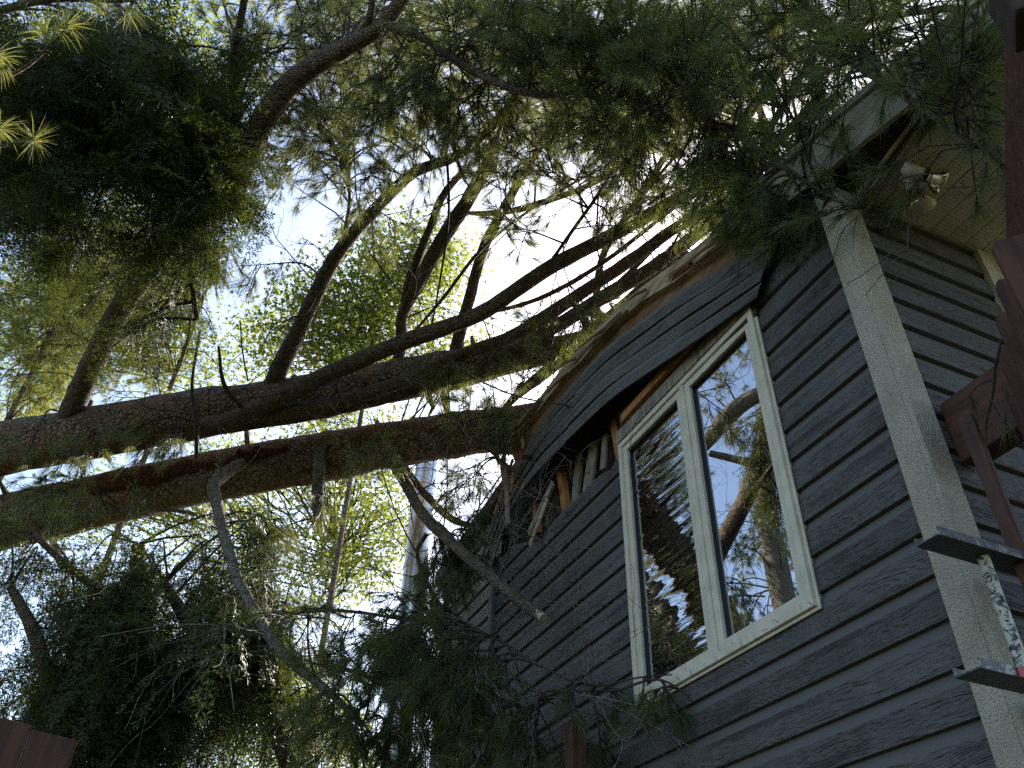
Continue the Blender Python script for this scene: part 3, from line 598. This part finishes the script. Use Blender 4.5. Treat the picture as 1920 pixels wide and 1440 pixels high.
RG(1780, 100, 80, 60, 2.8, 3.2, 8, maxlen=0.7, n_tw=5, **BIG); RG(1845, 235, 25, 40, 2.75, 3.0, 3, maxlen=0.5, n_tw=4, droop=.9, **BIG)
RG(1430, 280, 120, 80, 4.2, 5.2, 18, **BIG); RG(1470, 370, 80, 50, 3.8, 4.4, 15, **BIG); RG(1520, 380, 60, 40, 3.6, 4.0, 5, maxlen=.8, n_tw=5, **BIG); RG(1300, 330, 120, 80, 5, 6, 18, **BIG); RG(1390, 400, 90, 60, 4.3, 5, 7, **BIG); RG(1610, 390, 30, 25, 3.4, 3.7, 2, maxlen=0.4, n_tw=3, **BIG)
RG(1010, 250, 120, 120, 5.8, 7, 30, **BIG); RG(1120, 310, 110, 90, 5.6, 6.6, 15, **BIG); RG(990, 420, 50, 40, 6, 6.6, 3, **BIG)
RG(700, 270, 100, 120, 6, 7.4, 22, droop=0.7, **BIG); RG(800, 190, 130, 110, 5.6, 6.6, 32, **BIG); RG(600, 200, 90, 120, 6.9, 7.8, 24, **BIG); RG(590, 300, 90, 70, 6.8, 7.6, 9, droop=.7, **BIG); RG(560, 60, 160, 70, 6.6, 7.6, 24, **BIG); RG(740, 400, 70, 50, 6.6, 7.2, 3, droop=.6, **BIG); RG(700, 60, 110, 60, 6.4, 7.3, 18, **BIG)
RG(420, 500, 60, 60, 6.6, 7.2, 5, droop=0.9, **BIG)
RG(800, 700, 110, 30, 6.5, 7, 3, maxlen=0.5, tl=(.1, .3)); RG(980, 690, 90, 30, 6.5, 7, 4, maxlen=0.5, tl=(.1, .3)); RG(1060, 600, 90, 60, 6.3, 6.9, 6, maxlen=0.7)
RG(290, 830, 120, 30, 6.6, 7.2, 4, maxlen=0.6, droop=.8, **BIG); RG(90, 850, 90, 40, 6.6, 7.4, 5, maxlen=0.6, droop=.8, **BIG)
# bare dead twigs
wd = MB(); A = np.concatenate(UP.sk[2:])
for _ in range(150):
    p = A[rng.integers(len(A))]
    if p[2] < 4: continue
    bare_twig(wd, p, rdir() + np.array([0.2, -0.2, 0.1]), rng.uniform(0.4, 1.3), rng.uniform(.004, .008))
wd.build('dead_twigs', 'twig', UP.o, True)
wd = MB()
for L in ([(1370, 255, 5.2, .012), (1330, 330, 5.3, .01), (1230, 520, 5.6, .007)], [(855, 230, 6.4, .02), (850, 270, 6.3, .018), (868, 330, 6.2, .012), (880, 350, 6.2, .005)], [(836, 260, 6.4, .012), (840, 420, 6.4, .01), (805, 640, 6.6, .006)], [(690, 470, 6.7, .006), (770, 560, 6.5, .006), (820, 490, 6.6, .004)], [(410, 650, 7.0, .012), (420, 720, 6.9, .018), (455, 765, 7.0, .02)], [(450, 600, 7.2, .006), (455, 660, 7.2, .007), (465, 715, 7.3, .008)], [(375, 620, 7.2, .012), (360, 720, 7, .014), (368, 790, 6.9, .02), (368, 860, 6.9, .015)]):
    P, r = pxpath(L); wd.tube(P, r, 6)
    bare_twig(wd, P[len(P) // 2], rdir(), 0.5, 0.004)
wd.build('dead_twigs', 'twig', UP.o, True)

# ---------------------------------------------------------------- fallen pine, lower trunk jammed into the siding
LO = Tree('fallen_pine', 'lower fallen pine trunk with split red bark jammed into the siding', 'fallen tree', (-8.3, -6.2, 0))
P, r = pxpath([(-420, 1052, 8.6, .30), (-150, 1010, 8.4, .285), (40, 972, 8.2, .27), (250, 925, 8.0, .25), (440, 885, 7.8, .235), (600, 858, 7.65, .225), (720, 836, 7.5, .21), (850, 816, 7.35, .20), (940, 804, 7.2, .185), (985, 795, 7.15, .17), (1040, 780, 7.2, .15), (1090, 765, 7.3, .12)])
LO.limb('trunk', P, r, 'bark', 20, 0.03)
s0 = P[0]; LO.limb('trunk', cr([s0, s0 + (-1.8, -2.3, -0.8), s0 + (-4.0, -5.2, -3.0), s0 + (-5.6, -7.2, -s0[2])], 5), np.linspace(.30, .40, 16), 'bark', 14, 0.03)
# torn strip of bark and the crack below it
for L, m_, nm in (([(395, 880, 7.55, .01), (440, 862, 7.54, .055), (480, 851, 7.53, .05), (540, 842, 7.5, .02)], 'redbark', 'torn_bark'), ([(100, 925, 7.95, .01), (200, 905, 7.8, .09), (330, 882, 7.7, .08), (420, 868, 7.6, .02)], 'redbark', 'torn_bark'), ([(925, 812, 6.95, .06), (945, 835, 6.9, .07), (985, 838, 6.8, .03), (1005, 845, 6.8, .01)], 'redbark', 'torn_bark')):
    P, r = pxpath(L); LO.limb(nm, P, r, m_, 9, 0.22, False)
for L, m_ in (([(455, 868, 7.45, .05), (418, 890, 7.2, .06), (400, 915, 6.9, .052), (412, 965, 6.6, .045), (425, 1020, 6.3, .042), (445, 1085, 6.0, .04), (480, 1150, 5.8, .04), (520, 1215, 5.6, .038), (565, 1255, 5.5, .034), (620, 1300, 5.4, .026), (680, 1360, 5.2, .018)], 'deadlimb'),
              ([(735, 860, 7.2, .055), (760, 905, 6.9, .05), (795, 965, 6.5, .047), (850, 1020, 6.0, .042), (905, 1068, 5.5, .039), (960, 1115, 5.1, .036), (1016, 1158, 4.8, .032)], 'limb'),
              ([(755, 870, 7.2, .03), (800, 930, 7.1, .032), (850, 975, 7.0, .03), (910, 990, 6.9, .02)], 'limb'),
              ([(600, 830, 7.4, .05), (598, 880, 7.35, .055), (594, 940, 7.3, .05), (600, 1000, 7.3, .03)], 'deadlimb'),
              ([(85, 975, 8.0, .03), (105, 1030, 7.8, .03), (118, 1065, 7.7, .025), (150, 1070, 7.6, .015)], 'deadlimb'),
              ([(0, 975, 7.9, .02), (150, 965, 7.7, .022), (300, 955, 7.5, .02), (420, 975, 7.3, .012)], 'limb'),
              ([(800, 1000, 6.9, .02), (783, 1040, 6.9, .02), (810, 1110, 6.7, .018), (850, 1160, 6.4, .012), (920, 1200, 6.0, .006)], 'limb'),
              ([(600, 1240, 6.3, .02), (690, 1270, 5.9, .016), (760, 1310, 5.5, .014), (830, 1345, 5.1, .012), (950, 1395, 4.7, .008), (1150, 1420, 4.2, .006), (1280, 1400, 3.9, .004)], 'limb'),
              ([(520, 1150, 6.4, .016), (640, 1145, 5.8, .012), (780, 1165, 5.2, .010), (900, 1180, 4.7, .007), (1000, 1240, 4.3, .006), (1100, 1285, 4.0, .005), (1200, 1270, 3.8, .004), (1260, 1265, 3.7, .003)], 'twig'),
              ([(880, 1360, 4.9, .008), (960, 1340, 4.6, .008), (1040, 1300, 4.3, .007), (1150, 1295, 3.9, .006), (1240, 1275, 3.7, .005), (1330, 1340, 3.6, .003)], 'twig'),
              ([(885, 820, 6.4, .006), (960, 880, 6.2, .012), (1050, 960, 5.6, .014), (1140, 1040, 5.0, .012), (1190, 1080, 4.7, .006)], 'twig'),
              ([(1080, 985, 5.4, .006), (1180, 1010, 4.9, .005), (1215, 1070, 4.6, .004)], 'twig'),
              ([(850, 690, 6.3, .006), (960, 740, 6.0, .006), (1060, 760, 5.6, .005), (1140, 770, 5.3, .004)], 'twig')):
    P, r = pxpath(L); LO.limb('branch', P, r, m_, 10 if r.max() > .02 else 6)
# pale cut end of the snapped branch
P, r = pxpath([(1008, 1151, 4.84, .030), (1019, 1161, 4.78, .030)]); LO.limb('cut_end', P, np.full(len(P), .030), 'palewood', 12, 0.05, False)
RG = LO.region
RG(690, 860, 70, 30, 6.6, 7.2, 2, maxlen=.6, tl=(.1, .3)); RG(880, 780, 90, 50, 6.4, 7, 5, maxlen=.6, tl=(.1, .3)); RG(860, 930, 50, 60, 6.2, 6.8, 5, maxlen=.7, droop=.7); RG(850, 1050, 45, 80, 5.9, 6.5, 8, maxlen=.7, droop=.8)
RG(820, 1160, 40, 40, 5.8, 6.3, 3, maxlen=.6, droop=.7)
RG(640, 1180, 130, 70, 4.8, 6, 8, droop=.6, **BIG); RG(800, 1230, 110, 60, 4.3, 5, 17, droop=.6, **BIG); RG(770, 1170, 60, 60, 5, 6, 4, droop=.7, **BIG); RG(750, 1360, 50, 90, 5, 6, 6, droop=.7, **BIG); RG(700, 1330, 150, 80, 4.4, 5.4, 17, droop=.6, **BIG); RG(880, 1275, 60, 30, 4.0, 4.6, 7, droop=.7, maxlen=.7, **BIG); RG(910, 1400, 120, 40, 3.9, 4.6, 6, droop=.6, **BIG)
RG(1130, 1300, 110, 20, 3.6, 4, 3, droop=1.2, maxlen=.35, n_tw=2, tl=(.08, .2), **BIG); RG(1255, 1290, 30, 25, 3.6, 3.8, 2, droop=1.2, maxlen=.35, n_tw=2, tl=(.08, .2), **BIG); RG(1090, 1415, 100, 15, 3.9, 4.2, 3, droop=.9, maxlen=.4, n_tw=3, tl=(.08, .2), **BIG)
RG(60, 930, 70, 50, 6.6, 7.4, 6, maxlen=.7, droop=.8, **BIG); RG(560, 960, 90, 60, 6.4, 7.2, 4, droop=.8, maxlen=.8, **BIG)
wd = MB(); A = np.concatenate(LO.sk[2:])
for _ in range(120):
    p = A[rng.integers(len(A))]
    if p[2] < 3: continue
    bare_twig(wd, p, rdir() + np.array([0.3, 0, -0.2]), rng.uniform(0.4, 1.4), rng.uniform(.003, .008))
wd.build('dead_twigs', 'deadlimb', LO.o, True)

for T, P_, n_ in ((UP, UP.sk[0], 16), (LO, LO.sk[0], 14)):
    for _ in range(n_):
        i = rng.integers(8, len(P_) - 4); d = unit(np.cross(P_[i + 1] - P_[i], rdir())); r_ = rng.uniform(.015, .035); h = rng.uniform(.28, .45)
        T.limb('broken_stub', np.array([P_[i], P_[i] + d * h * .6, P_[i] + d * h + rng.normal(size=3) * .03]), np.array([r_ * 1.6, r_, r_ * .6]), 'limb', 7, .15, False)
# ---------------------------------------------------------------- hemlocks
def frond_template(ns=11, nl=8, Lf=0.5, side=0.5):
    V = []; jit = lambda q: q * (1 + rng.normal() * .12)
    for k in range(ns):
        for sgn in (1, -1):
            if rng.random() < .12: continue
            x = Lf * (0.10 + 0.88 * (k + rng.random() * .6) / ns); ln = jit(side * Lf * (1 - 0.72 * k / ns)); n_ = max(3, int(nl * ln / (side * Lf) + .5) + 1)
            a = math.radians(46 + rng.normal() * 9); dx, dy = math.cos(a), sgn * math.sin(a); dz = rng.normal() * .15
            for j in range(n_):
                q_ = ln * (j + rng.random() * .7) / n_; c = np.array([x + dx * q_, dy * q_, dz * q_ - 0.3 * q_ * q_ / Lf - 0.15 * x * x])
                for s2 in (1, -1):
                    a2 = a * sgn + s2 * math.radians(42 + rng.normal() * 16); l = 0.034 * rng.uniform(.55, 1.3); wv = 0.0042 * rng.uniform(.7, 1.3)
                    d = np.array([math.cos(a2), math.sin(a2), rng.normal() * .3]); pz = np.array([-d[1], d[0], rng.normal() * .4])
                    V.append([c - pz * wv * .5, c + d * l * .5 - pz * wv, c + d * l, c + d * l * .5 + pz * wv])
            q_ = np.array([dx * ln, dy * ln, dz * ln - .3 * ln * ln / Lf]); o = np.array([x, 0, -.15 * x * x]); e = np.array([-dy, dx, 0]) * .0016
            V.append([o - e, o + q_ - e * .3, o + q_ + e * .3, o + e])
    return np.array(V)
FR = [frond_template() for _ in range(5)]; FR2 = [frond_template(12, 4, 0.62, 0.2) for _ in range(5)]
def place_fronds(mb, P, d, scale, tmpl):
    for p, dd, s_ in zip(P, unit(d), scale):
        T = tmpl[rng.integers(len(tmpl))]; up = np.array([0, 0, 1.0]) + rng.normal(size=3) * .35; y = unit(np.cross(up, dd)); z = np.cross(dd, y)
        V = (T.reshape(-1, 3) * s_) @ np.stack([dd, y, z]) + p; i = np.arange(len(T))[:, None] * 4
        mb.add(V, np.hstack([i, i + 1, i + 2, i + 3]))
class Hem(Tree):
    def fol(s, cx, cy, rx, ry, d0, d1, nb, per=7, down=0.9, scale=(0.7, 1.2), maxlen=2.0, tmpl=None, hang=0.5):
        wd = MB(); lf = MB()
        for _ in range(nb):
            a = rng.random() * 6.283; q_ = abs(rng.normal()) * .68; E = dp(cx + rx * q_ * math.cos(a), cy + ry * q_ * math.sin(a), rng.uniform(d0, d1)); S = s.near(E)
            if np.linalg.norm(S - E) > maxlen: S = E + unit(S - E) * maxlen + np.array([0, 0, .3])
            P = cr([S, S * .5 + E * .5 + np.array([0, 0, .12 * np.linalg.norm(E - S)]), E, E + unit(E - S) * .15 + np.array([0, 0, -hang])], 5); wd.tube(P, np.linspace(.012, .003, len(P)), 5, cap=False)
            T = unit(np.gradient(P, axis=0)); idx = rng.integers(len(P) // 3, len(P), per)
            d = T[idx] * .6 + unit(np.cross(T[idx], rng.normal(size=(per, 3)))) * .8 + np.array([0, 0, -down]) * rng.random((per, 1))
            place_fronds(lf, P[idx], d, rng.uniform(*scale, per), tmpl or FR)
        w_ = wd.build('bough', 'twig', s.o, True); lf.build('foliage', 'hemlock', w_)
b = dp(-750, 600, 7.5)
HU = Hem('hemlock', 'dark hemlock hanging over the upper left, in front of bright foliage', 'hemlock tree', (b[0], b[1], 0))
HU.limb('trunk', cr([(b[0], b[1], 0), (b[0] + .1, b[1], 4), (b[0], b[1] + .1, 8), (b[0], b[1], 13)], 5), np.linspace(.25, .08, 16), 'bark')
for z, r0, L in ((8.5, .06, [(-100, 400, 6.6, .05), (100, 330, 6.2, .035), (260, 280, 6, .02), (400, 260, 5.9, .01)]), (9.5, .06, [(-50, 150, 6.3, .04), (150, 120, 5.8, .03), (330, 90, 5.6, .012)]), (7.5, .06, [(-20, 400, 6.7, .045), (80, 350, 6.5, .04), (210, 290, 6.4, .03), (330, 400, 6.3, .025), (370, 600, 6.4, .02)]), (10.5, .05, [(0, 20, 6, .03), (250, 0, 5.6, .015)])):
    W = cr(np.vstack([[b[0], b[1], z, r0]] + [[*dp(u, v, d), q] for u, v, d, q in L])); HU.limb('limb', W[:, :3], W[:, 3], 'limb')
HU.fol(190, 250, 180, 110, 5.4, 6.6, 48, 7, hang=.2); HU.fol(300, 280, 110, 90, 5.8, 6.6, 22, 7, hang=.2); HU.fol(380, 330, 50, 60, 5.8, 6.4, 10, 6, hang=.25); HU.fol(340, 400, 60, 30, 5.8, 6.4, 7, 6, hang=.25); HU.fol(80, 370, 110, 40, 5.8, 6.6, 14, 7, hang=.15); HU.fol(410, 150, 50, 110, 6.3, 6.9, 10, 6, hang=.2); HU.fol(230, 50, 200, 50, 5.4, 6.4, 14, 6, hang=.2)
HU.fol(120, 110, 150, 80, 5.2, 6.2, 14, 6, hang=.2); HU.fol(60, 260, 100, 80, 5.6, 6.6, 18, hang=.2); HU.fol(320, 110, 100, 80, 5.4, 6.2, 8, 6, hang=.2); HU.fol(400, 300, 40, 40, 5.8, 6.4, 4, 5, hang=.2)
HU.fol(350, 480, 40, 60, 6.2, 6.8, 9, 5, 1.4, (.5, .9), hang=.5); HU.fol(270, 610, 80, 30, 6.2, 6.8, 5, 5, 1.2, (.5, .9), hang=.2)
b = dp(200, 1700, 6.0)
HL = Hem('hemlock', 'black green hemlock drooping below the fallen trunks at lower left', 'hemlock tree', (b[0], b[1], 0))
HL.limb('trunk', cr([(b[0], b[1], 0), (b[0], b[1], 2), dp(240, 1250, 6.4), dp(260, 1020, 6.6)], 5), np.linspace(.14, .05, 16), 'bark')
for L in ([(110, 1480, 6, .07), (90, 1280, 6, .055), (60, 1180, 6, .045), (20, 1100, 6.1, .03)], [(560, 1480, 6.2, .06), (500, 1340, 6.2, .06), (420, 1240, 6.2, .065), (350, 1160, 6.3, .05), (300, 1080, 6.4, .03)], [(240, 1250, 6.4, .04), (400, 1180, 6.3, .03), (520, 1200, 6.2, .02)], [(250, 1150, 6.4, .04), (150, 1080, 6.3, .03), (60, 1000, 6.2, .02)]):
    P, r = pxpath(L); HL.limb('limb', P, r, 'limb')
HL.fol(250, 1090, 170, 90, 6.2, 7.2, 42, 9, 2.2, (.7, 1.3), tmpl=FR2, hang=.8); HL.fol(300, 1290, 200, 110, 6.0, 7.0, 58, 9, 2.2, (.7, 1.3), tmpl=FR2, hang=.7); HL.fol(120, 1290, 80, 110, 6, 6.8, 18, 9, 2, (.7, 1.3), tmpl=FR2, hang=.6); HL.fol(500, 1130, 120, 100, 6.4, 7.2, 34, 9, 2.2, (.7, 1.3), tmpl=FR2, hang=.7); HL.fol(60, 1020, 80, 30, 6.2, 6.8, 6, 8, 1.6, tmpl=FR2)
HL.fol(270, 1240, 170, 130, 6.3, 7.2, 26, 7, 1.2, hang=.4); HL.fol(420, 1000, 140, 40, 6.8, 7.2, 6, 7, 1.8, tmpl=FR2, hang=.6); HL.fol(600, 1330, 90, 100, 6, 6.8, 10, 7, 1.8, tmpl=FR2)

# near pine twigs whose sunlight is put into the needle colour, top left corner
b = dp(-700, 200, 4.5)
NP = Tree('pine_tree', 'pine with a few sunlit needle tufts poking in at top left', 'pine tree', (b[0], b[1], 0))
NP.limb('trunk', cr([(b[0], b[1], 0), (b[0], b[1], 5), (b[0], b[1], 10)], 5), np.linspace(.16, .08, 11), 'bark')
P, r = pxpath([(-700, 300, 4.5, .03), (-200, 200, 3.6, .02), (10, 145, 3.2, .008), (100, 80, 3.0, .005), (130, 45, 2.95, .003)]); NP.limb('limb', P, r, 'limb', 6)
P2, r2 = pxpath([(-500, 330, 4.1, .02), (-150, 300, 3.4, .012), (20, 270, 3.1, .006), (62, 258, 3.0, .003)]); NP.limb('limb', P2, r2, 'limb', 6)
nd = MB(); tp = [dp(u, v, z) for u, v, z in ((130, 45, 2.95), (80, 55, 3.0), (180, 8, 3.0), (62, 258, 3.0), (5, 240, 3.1), (250, 20, 3.1), (0, 120, 3.1))]
ta = [D(160, 20) - D(130, 45) for _ in tp]; tufts(nd, np.array(tp), unit(np.array(ta)) * .5 + rng.normal(size=(len(tp), 3)) * .5, 90, .105, .0018, spread=(.2, 1.7)); nd.build('needles', 'needle_sunlit', NP.o)

# ---------------------------------------------------------------- background trees
LEAF = np.array([(0, 0, 0), (.35, -.12, 0), (.5, -.5, .05), (.62, -.2, 0), (1, 0, -.1), (.62, .2, 0), (.5, .5, .05), (.35, .12, 0)])
def leaf_cloud(mb, P, n, spread, size):
    K = len(P) * n; c = np.repeat(P, n, 0) + rng.normal(size=(K, 3)) * spread
    x = unit(rng.normal(size=(K, 3)) + np.array([0, 0, -.5])); z = unit(rng.normal(size=(K, 3)) + np.array([0, 0, 1.2])); y = unit(np.cross(z, x)); z = np.cross(x, y)
    s_ = size * rng.uniform(.6, 1.2, (K, 1, 1)); L = LEAF[None] * s_
    V = c[:, None] + L[..., :1] * x[:, None] + L[..., 1:2] * y[:, None] + L[..., 2:] * z[:, None]; i = np.arange(K)[:, None] * 8
    mb.add(V.reshape(-1, 3), np.vstack([np.hstack([i, i + 1, i + 7, i + 7])[:, :3], np.hstack([i + 1, i + 2, i + 3]), np.hstack([i + 5, i + 6, i + 7])]))
    mb.f.setdefault((4, 0), []).append(np.hstack([i + 1, i + 3, i + 5, i + 7]) + mb.n - K * 8); mb.f[(4, 0)].append(np.hstack([i + 3, i + 4, i + 5, i + 5])[:, :3]) if False else mb.f.setdefault((3, 0), []).append(np.hstack([i + 3, i + 4, i + 5]) + mb.n - K * 8)
def maple(label, base_px, blobs, size=.105, group='leafy trees behind the fallen pines', trunk_r=.05):
    b = dp(*base_px); T = Tree('maple_tree', label, 'maple tree', (b[0], b[1], 0), group)
    T.limb('trunk', cr([(b[0], b[1], 0), (b[0] + .2, b[1], b[2] * .5), b, b + (0, 0, 1.5)], 5), np.linspace(trunk_r, .03, 16), 'bark')
    wd = MB(); lf = MB()
    for cx, cy, rx, ry, d, n in blobs:
        a = rng.random(n) * 6.283; q_ = np.sqrt(rng.random(n)); P = np.array([dp(cx + rx * q1 * math.cos(a1), cy + ry * q1 * math.sin(a1), d + rng.normal() * .7) for a1, q1 in zip(a, q_)])
        leaf_cloud(lf, P, 40, .28, size)
        for p in P[::3]:
            S = T.near(p); S = p + unit(S - p) * min(1.8, np.linalg.norm(S - p)); wd.tube(cr([S, S * .5 + p * .5 + rng.normal(size=3) * .2 + (0, 0, .2), p], 4), np.linspace(.022, .006, 9), 5, cap=False)
    wd.build('branches', 'limb', T.o, True); lf.build('crown', 'maple', T.o)
maple('bright maple glowing in the gap above the upper fallen trunk', (700, 640, 15), [(740, 520, 110, 90, 15, 120), (640, 600, 90, 80, 15, 90), (800, 480, 60, 60, 15.5, 40), (520, 650, 70, 60, 15, 45), (560, 560, 40, 40, 15, 14), (700, 660, 140, 40, 15, 60)])
maple('yellow green maple seen under the lower trunk beside the steel flue', (612, 1150, 17), [(690, 980, 90, 110, 17, 130), (560, 900, 90, 40, 17, 35), (450, 880, 100, 60, 17, 40), (640, 800, 120, 50, 17, 40), (300, 935, 150, 50, 17, 50), (430, 1010, 120, 70, 17, 60), (120, 960, 100, 40, 17, 25), (600, 1080, 80, 80, 17, 40), (860, 660, 60, 40, 17, 20)])
maple('bright maple low behind the drooping black hemlock', (560, 1420, 15), [(520, 1330, 110, 110, 15, 110), (380, 1250, 90, 90, 15, 25), (640, 1400, 70, 60, 15, 40), (120, 1330, 70, 60, 15, 40), (190, 1200, 60, 60, 16, 14)])
maple('leafy tree with small sunlit leaves behind the dark hemlock, at upper left', (150, 600, 15), [(330, 120, 130, 120, 13, 70), (250, 450, 160, 90, 15, 90), (80, 130, 110, 100, 14, 40), (360, 690, 90, 70, 16, 50), (110, 600, 130, 120, 16, 150), (230, 560, 110, 90, 16, 90), (40, 760, 60, 40, 16, 30)], size=.095)
def farpine(label, base_px, blobs, group='sunlit pines standing behind'):
    b = dp(*base_px); T = Tree('pine_tree', label, 'pine tree', (b[0], b[1], 0), group)
    T.limb('trunk', cr([(b[0], b[1], 0), (b[0] + .1, b[1], b[2] * .5), b, b + (.1, 0, 4)], 5), np.linspace(.06, .03, 16), 'bark')
    for cx, cy, rx, ry, d0, d1, n in blobs: T.region(cx, cy, rx, ry, d0, d1, n, needle='needle_sunlit', n_tw=8, tl=(.3, .7), n=26, L=.14, wd=.005, maxlen=3.5, seg2=False, sides=4)
farpine('yellow lit pine filling the left edge behind the dark hemlock', (60, 700, 11), [(70, 560, 110, 120, 10, 12.5, 32), (180, 500, 130, 100, 10, 12.5, 26), (60, 700, 90, 70, 10, 12, 16)])
farpine('yellow lit pine behind the bending limb at left centre', (300, 780, 13), [(300, 430, 90, 90, 12, 14, 18), (210, 660, 110, 80, 12, 14, 20), (300, 540, 90, 90, 12, 14, 16)])
farpine('yellow lit pine high behind the overhanging branches at top centre', (1380, 60, 11), [(560, 40, 130, 60, 10, 12, 22), (740, 150, 130, 110, 10, 12, 34), (1080, 150, 180, 90, 10, 12, 30), (1290, 60, 120, 80, 10, 12, 16), (960, 240, 120, 60, 10, 12, 14), (1240, 230, 120, 70, 10, 12, 12)])

# ---------------------------------------------------------------- trees on the camera's side, seen mirrored in the panes
def behind(u, v, t):                               # point t metres along the reflected ray of a pane pixel
    p = pl(u, v, 1, 0.012); d = unit(D(u, v)); d[1] = -d[1]; return p + d * t
b = behind(1445, 1000, 15); RP = Tree('pine_tree', 'forked pine with pale limbs mirrored in the right window pane', 'pine tree', (b[0], b[1], 0))
RP.limb('trunk', cr([(b[0], b[1], 0), (b[0], b[1], 3), b, behind(1440, 850, 15.2), behind(1430, 640, 15.6)], 5), np.linspace(.34, .13, 21), 'deadlimb')
RP.limb('limb', cr([behind(1290, 880, 14), behind(1370, 775, 14), behind(1440, 730, 14.3), behind(1510, 690, 15)], 5), np.r_[.02, .06, .11, .15, np.linspace(.17, .12, 12)], 'deadlimb')
RP.limb('limb', cr([behind(1443, 900, 15.1), behind(1400, 868, 14.5), behind(1330, 850, 14)], 5), np.linspace(.12, .07, 11), 'deadlimb')
wd = MB(); nd = MB()
for _ in range(34):
    E = behind(*((rng.uniform(1180, 1340), rng.uniform(1180, 1320)) if rng.random() < .3 else (rng.uniform(1360, 1540), rng.uniform(960, 1250))), rng.uniform(13, 19)); S = RP.near(E); bough(wd, nd, E + unit(S - E) * min(3, np.linalg.norm(S - E)), E, .02, n=34, wd=.006, L=.17, tl=(.4, .9))
for _ in range(10):
    E = behind(rng.uniform(1310, 1470), rng.uniform(620, 760), rng.uniform(13, 18)); S = RP.near(E); bough(wd, nd, E + unit(S - E) * min(2.4, np.linalg.norm(S - E)), E, .02, n=30, wd=.006, L=.17, tl=(.4, .8))
w_ = wd.build('bough', 'twig', RP.o, True); nd.build('needles', 'needle', w_)

# ---------------------------------------------------------------- a broken twig caught on the pergola, stray needles on the wall
wd = MB()
for L in ([(1790, 640, 2.6, .006), (1768, 690, 2.6, .006), (1762, 720, 2.6, .005), (1740, 745, 2.6, .004), (1722, 760, 2.6, .003)], [(1762, 715, 2.6, .005), (1765, 745, 2.58, .006), (1755, 790, 2.57, .005), (1748, 830, 2.57, .003)]):
    L = [(u + 90, v + 0, z, r) if False else (u, v, z, r) for u, v, z, r in L]
P, r = pxpath([(1877, 640, 2.45, .004), (1866, 690, 2.47, .0045), (1862, 735, 2.48, .004), (1850, 790, 2.5, .003), (1848, 832, 2.5, .0015)]); wd.tube(P, r, 6)
P, r = pxpath([(1862, 712, 2.48, .003), (1835, 722, 2.5, .0025), (1815, 745, 2.5, .002), (1797, 757, 2.5, .0015)]); wd.tube(P, r, 5)
P, r = pxpath([(1858, 750, 2.48, .0025), (1875, 780, 2.46, .002), (1888, 800, 2.45, .0015)]); wd.tube(P, r, 5)
bt = wd.build('broken_twig', 'twig', None, True); bt['label'] = 'broken pine twig snagged on the red brown pickets'; bt['category'] = 'twig'
nd = MB(); tufts(nd, np.array([dp(1888, 805, 2.44), dp(1830, 770, 2.5)]), np.array([D(1890, 860) - D(1885, 800), D(1840, 800) - D(1830, 770)]), 40, .075, .0014, spread=(.1, .9)); nd.build('needles', 'needle', bt)

nd = MB(); P = np.array([(rng.uniform(-3.0, -.05), -.004, rng.uniform(1.4, 4.2)) for _ in range(260)] + [(rng.uniform(WX0, WX1), -.033, WZ0 + rng.uniform(0, .03)) for _ in range(26)])
P[:260, 1] = prof(P[:260, 2]) - .002
d = unit(np.stack([rng.normal(size=len(P)) * .6, rng.normal(size=len(P)) * .06, rng.normal(size=len(P))], 1)) * rng.uniform(.015, .05, (len(P), 1)); q = np.array([.0009, 0, .0009])
i = np.arange(len(P))[:, None] * 4; nd.add(np.stack([P - q, P + q, P + d + q * .5, P + d - q * .5], 1).reshape(-1, 3), np.hstack([i, i + 1, i + 2, i + 3]))
o = nd.build('needle_litter', 'deadneedle'); o['kind'] = 'stuff'; o['label'] = 'dry brown needles stuck to the grey siding'; o['category'] = 'needle litter'
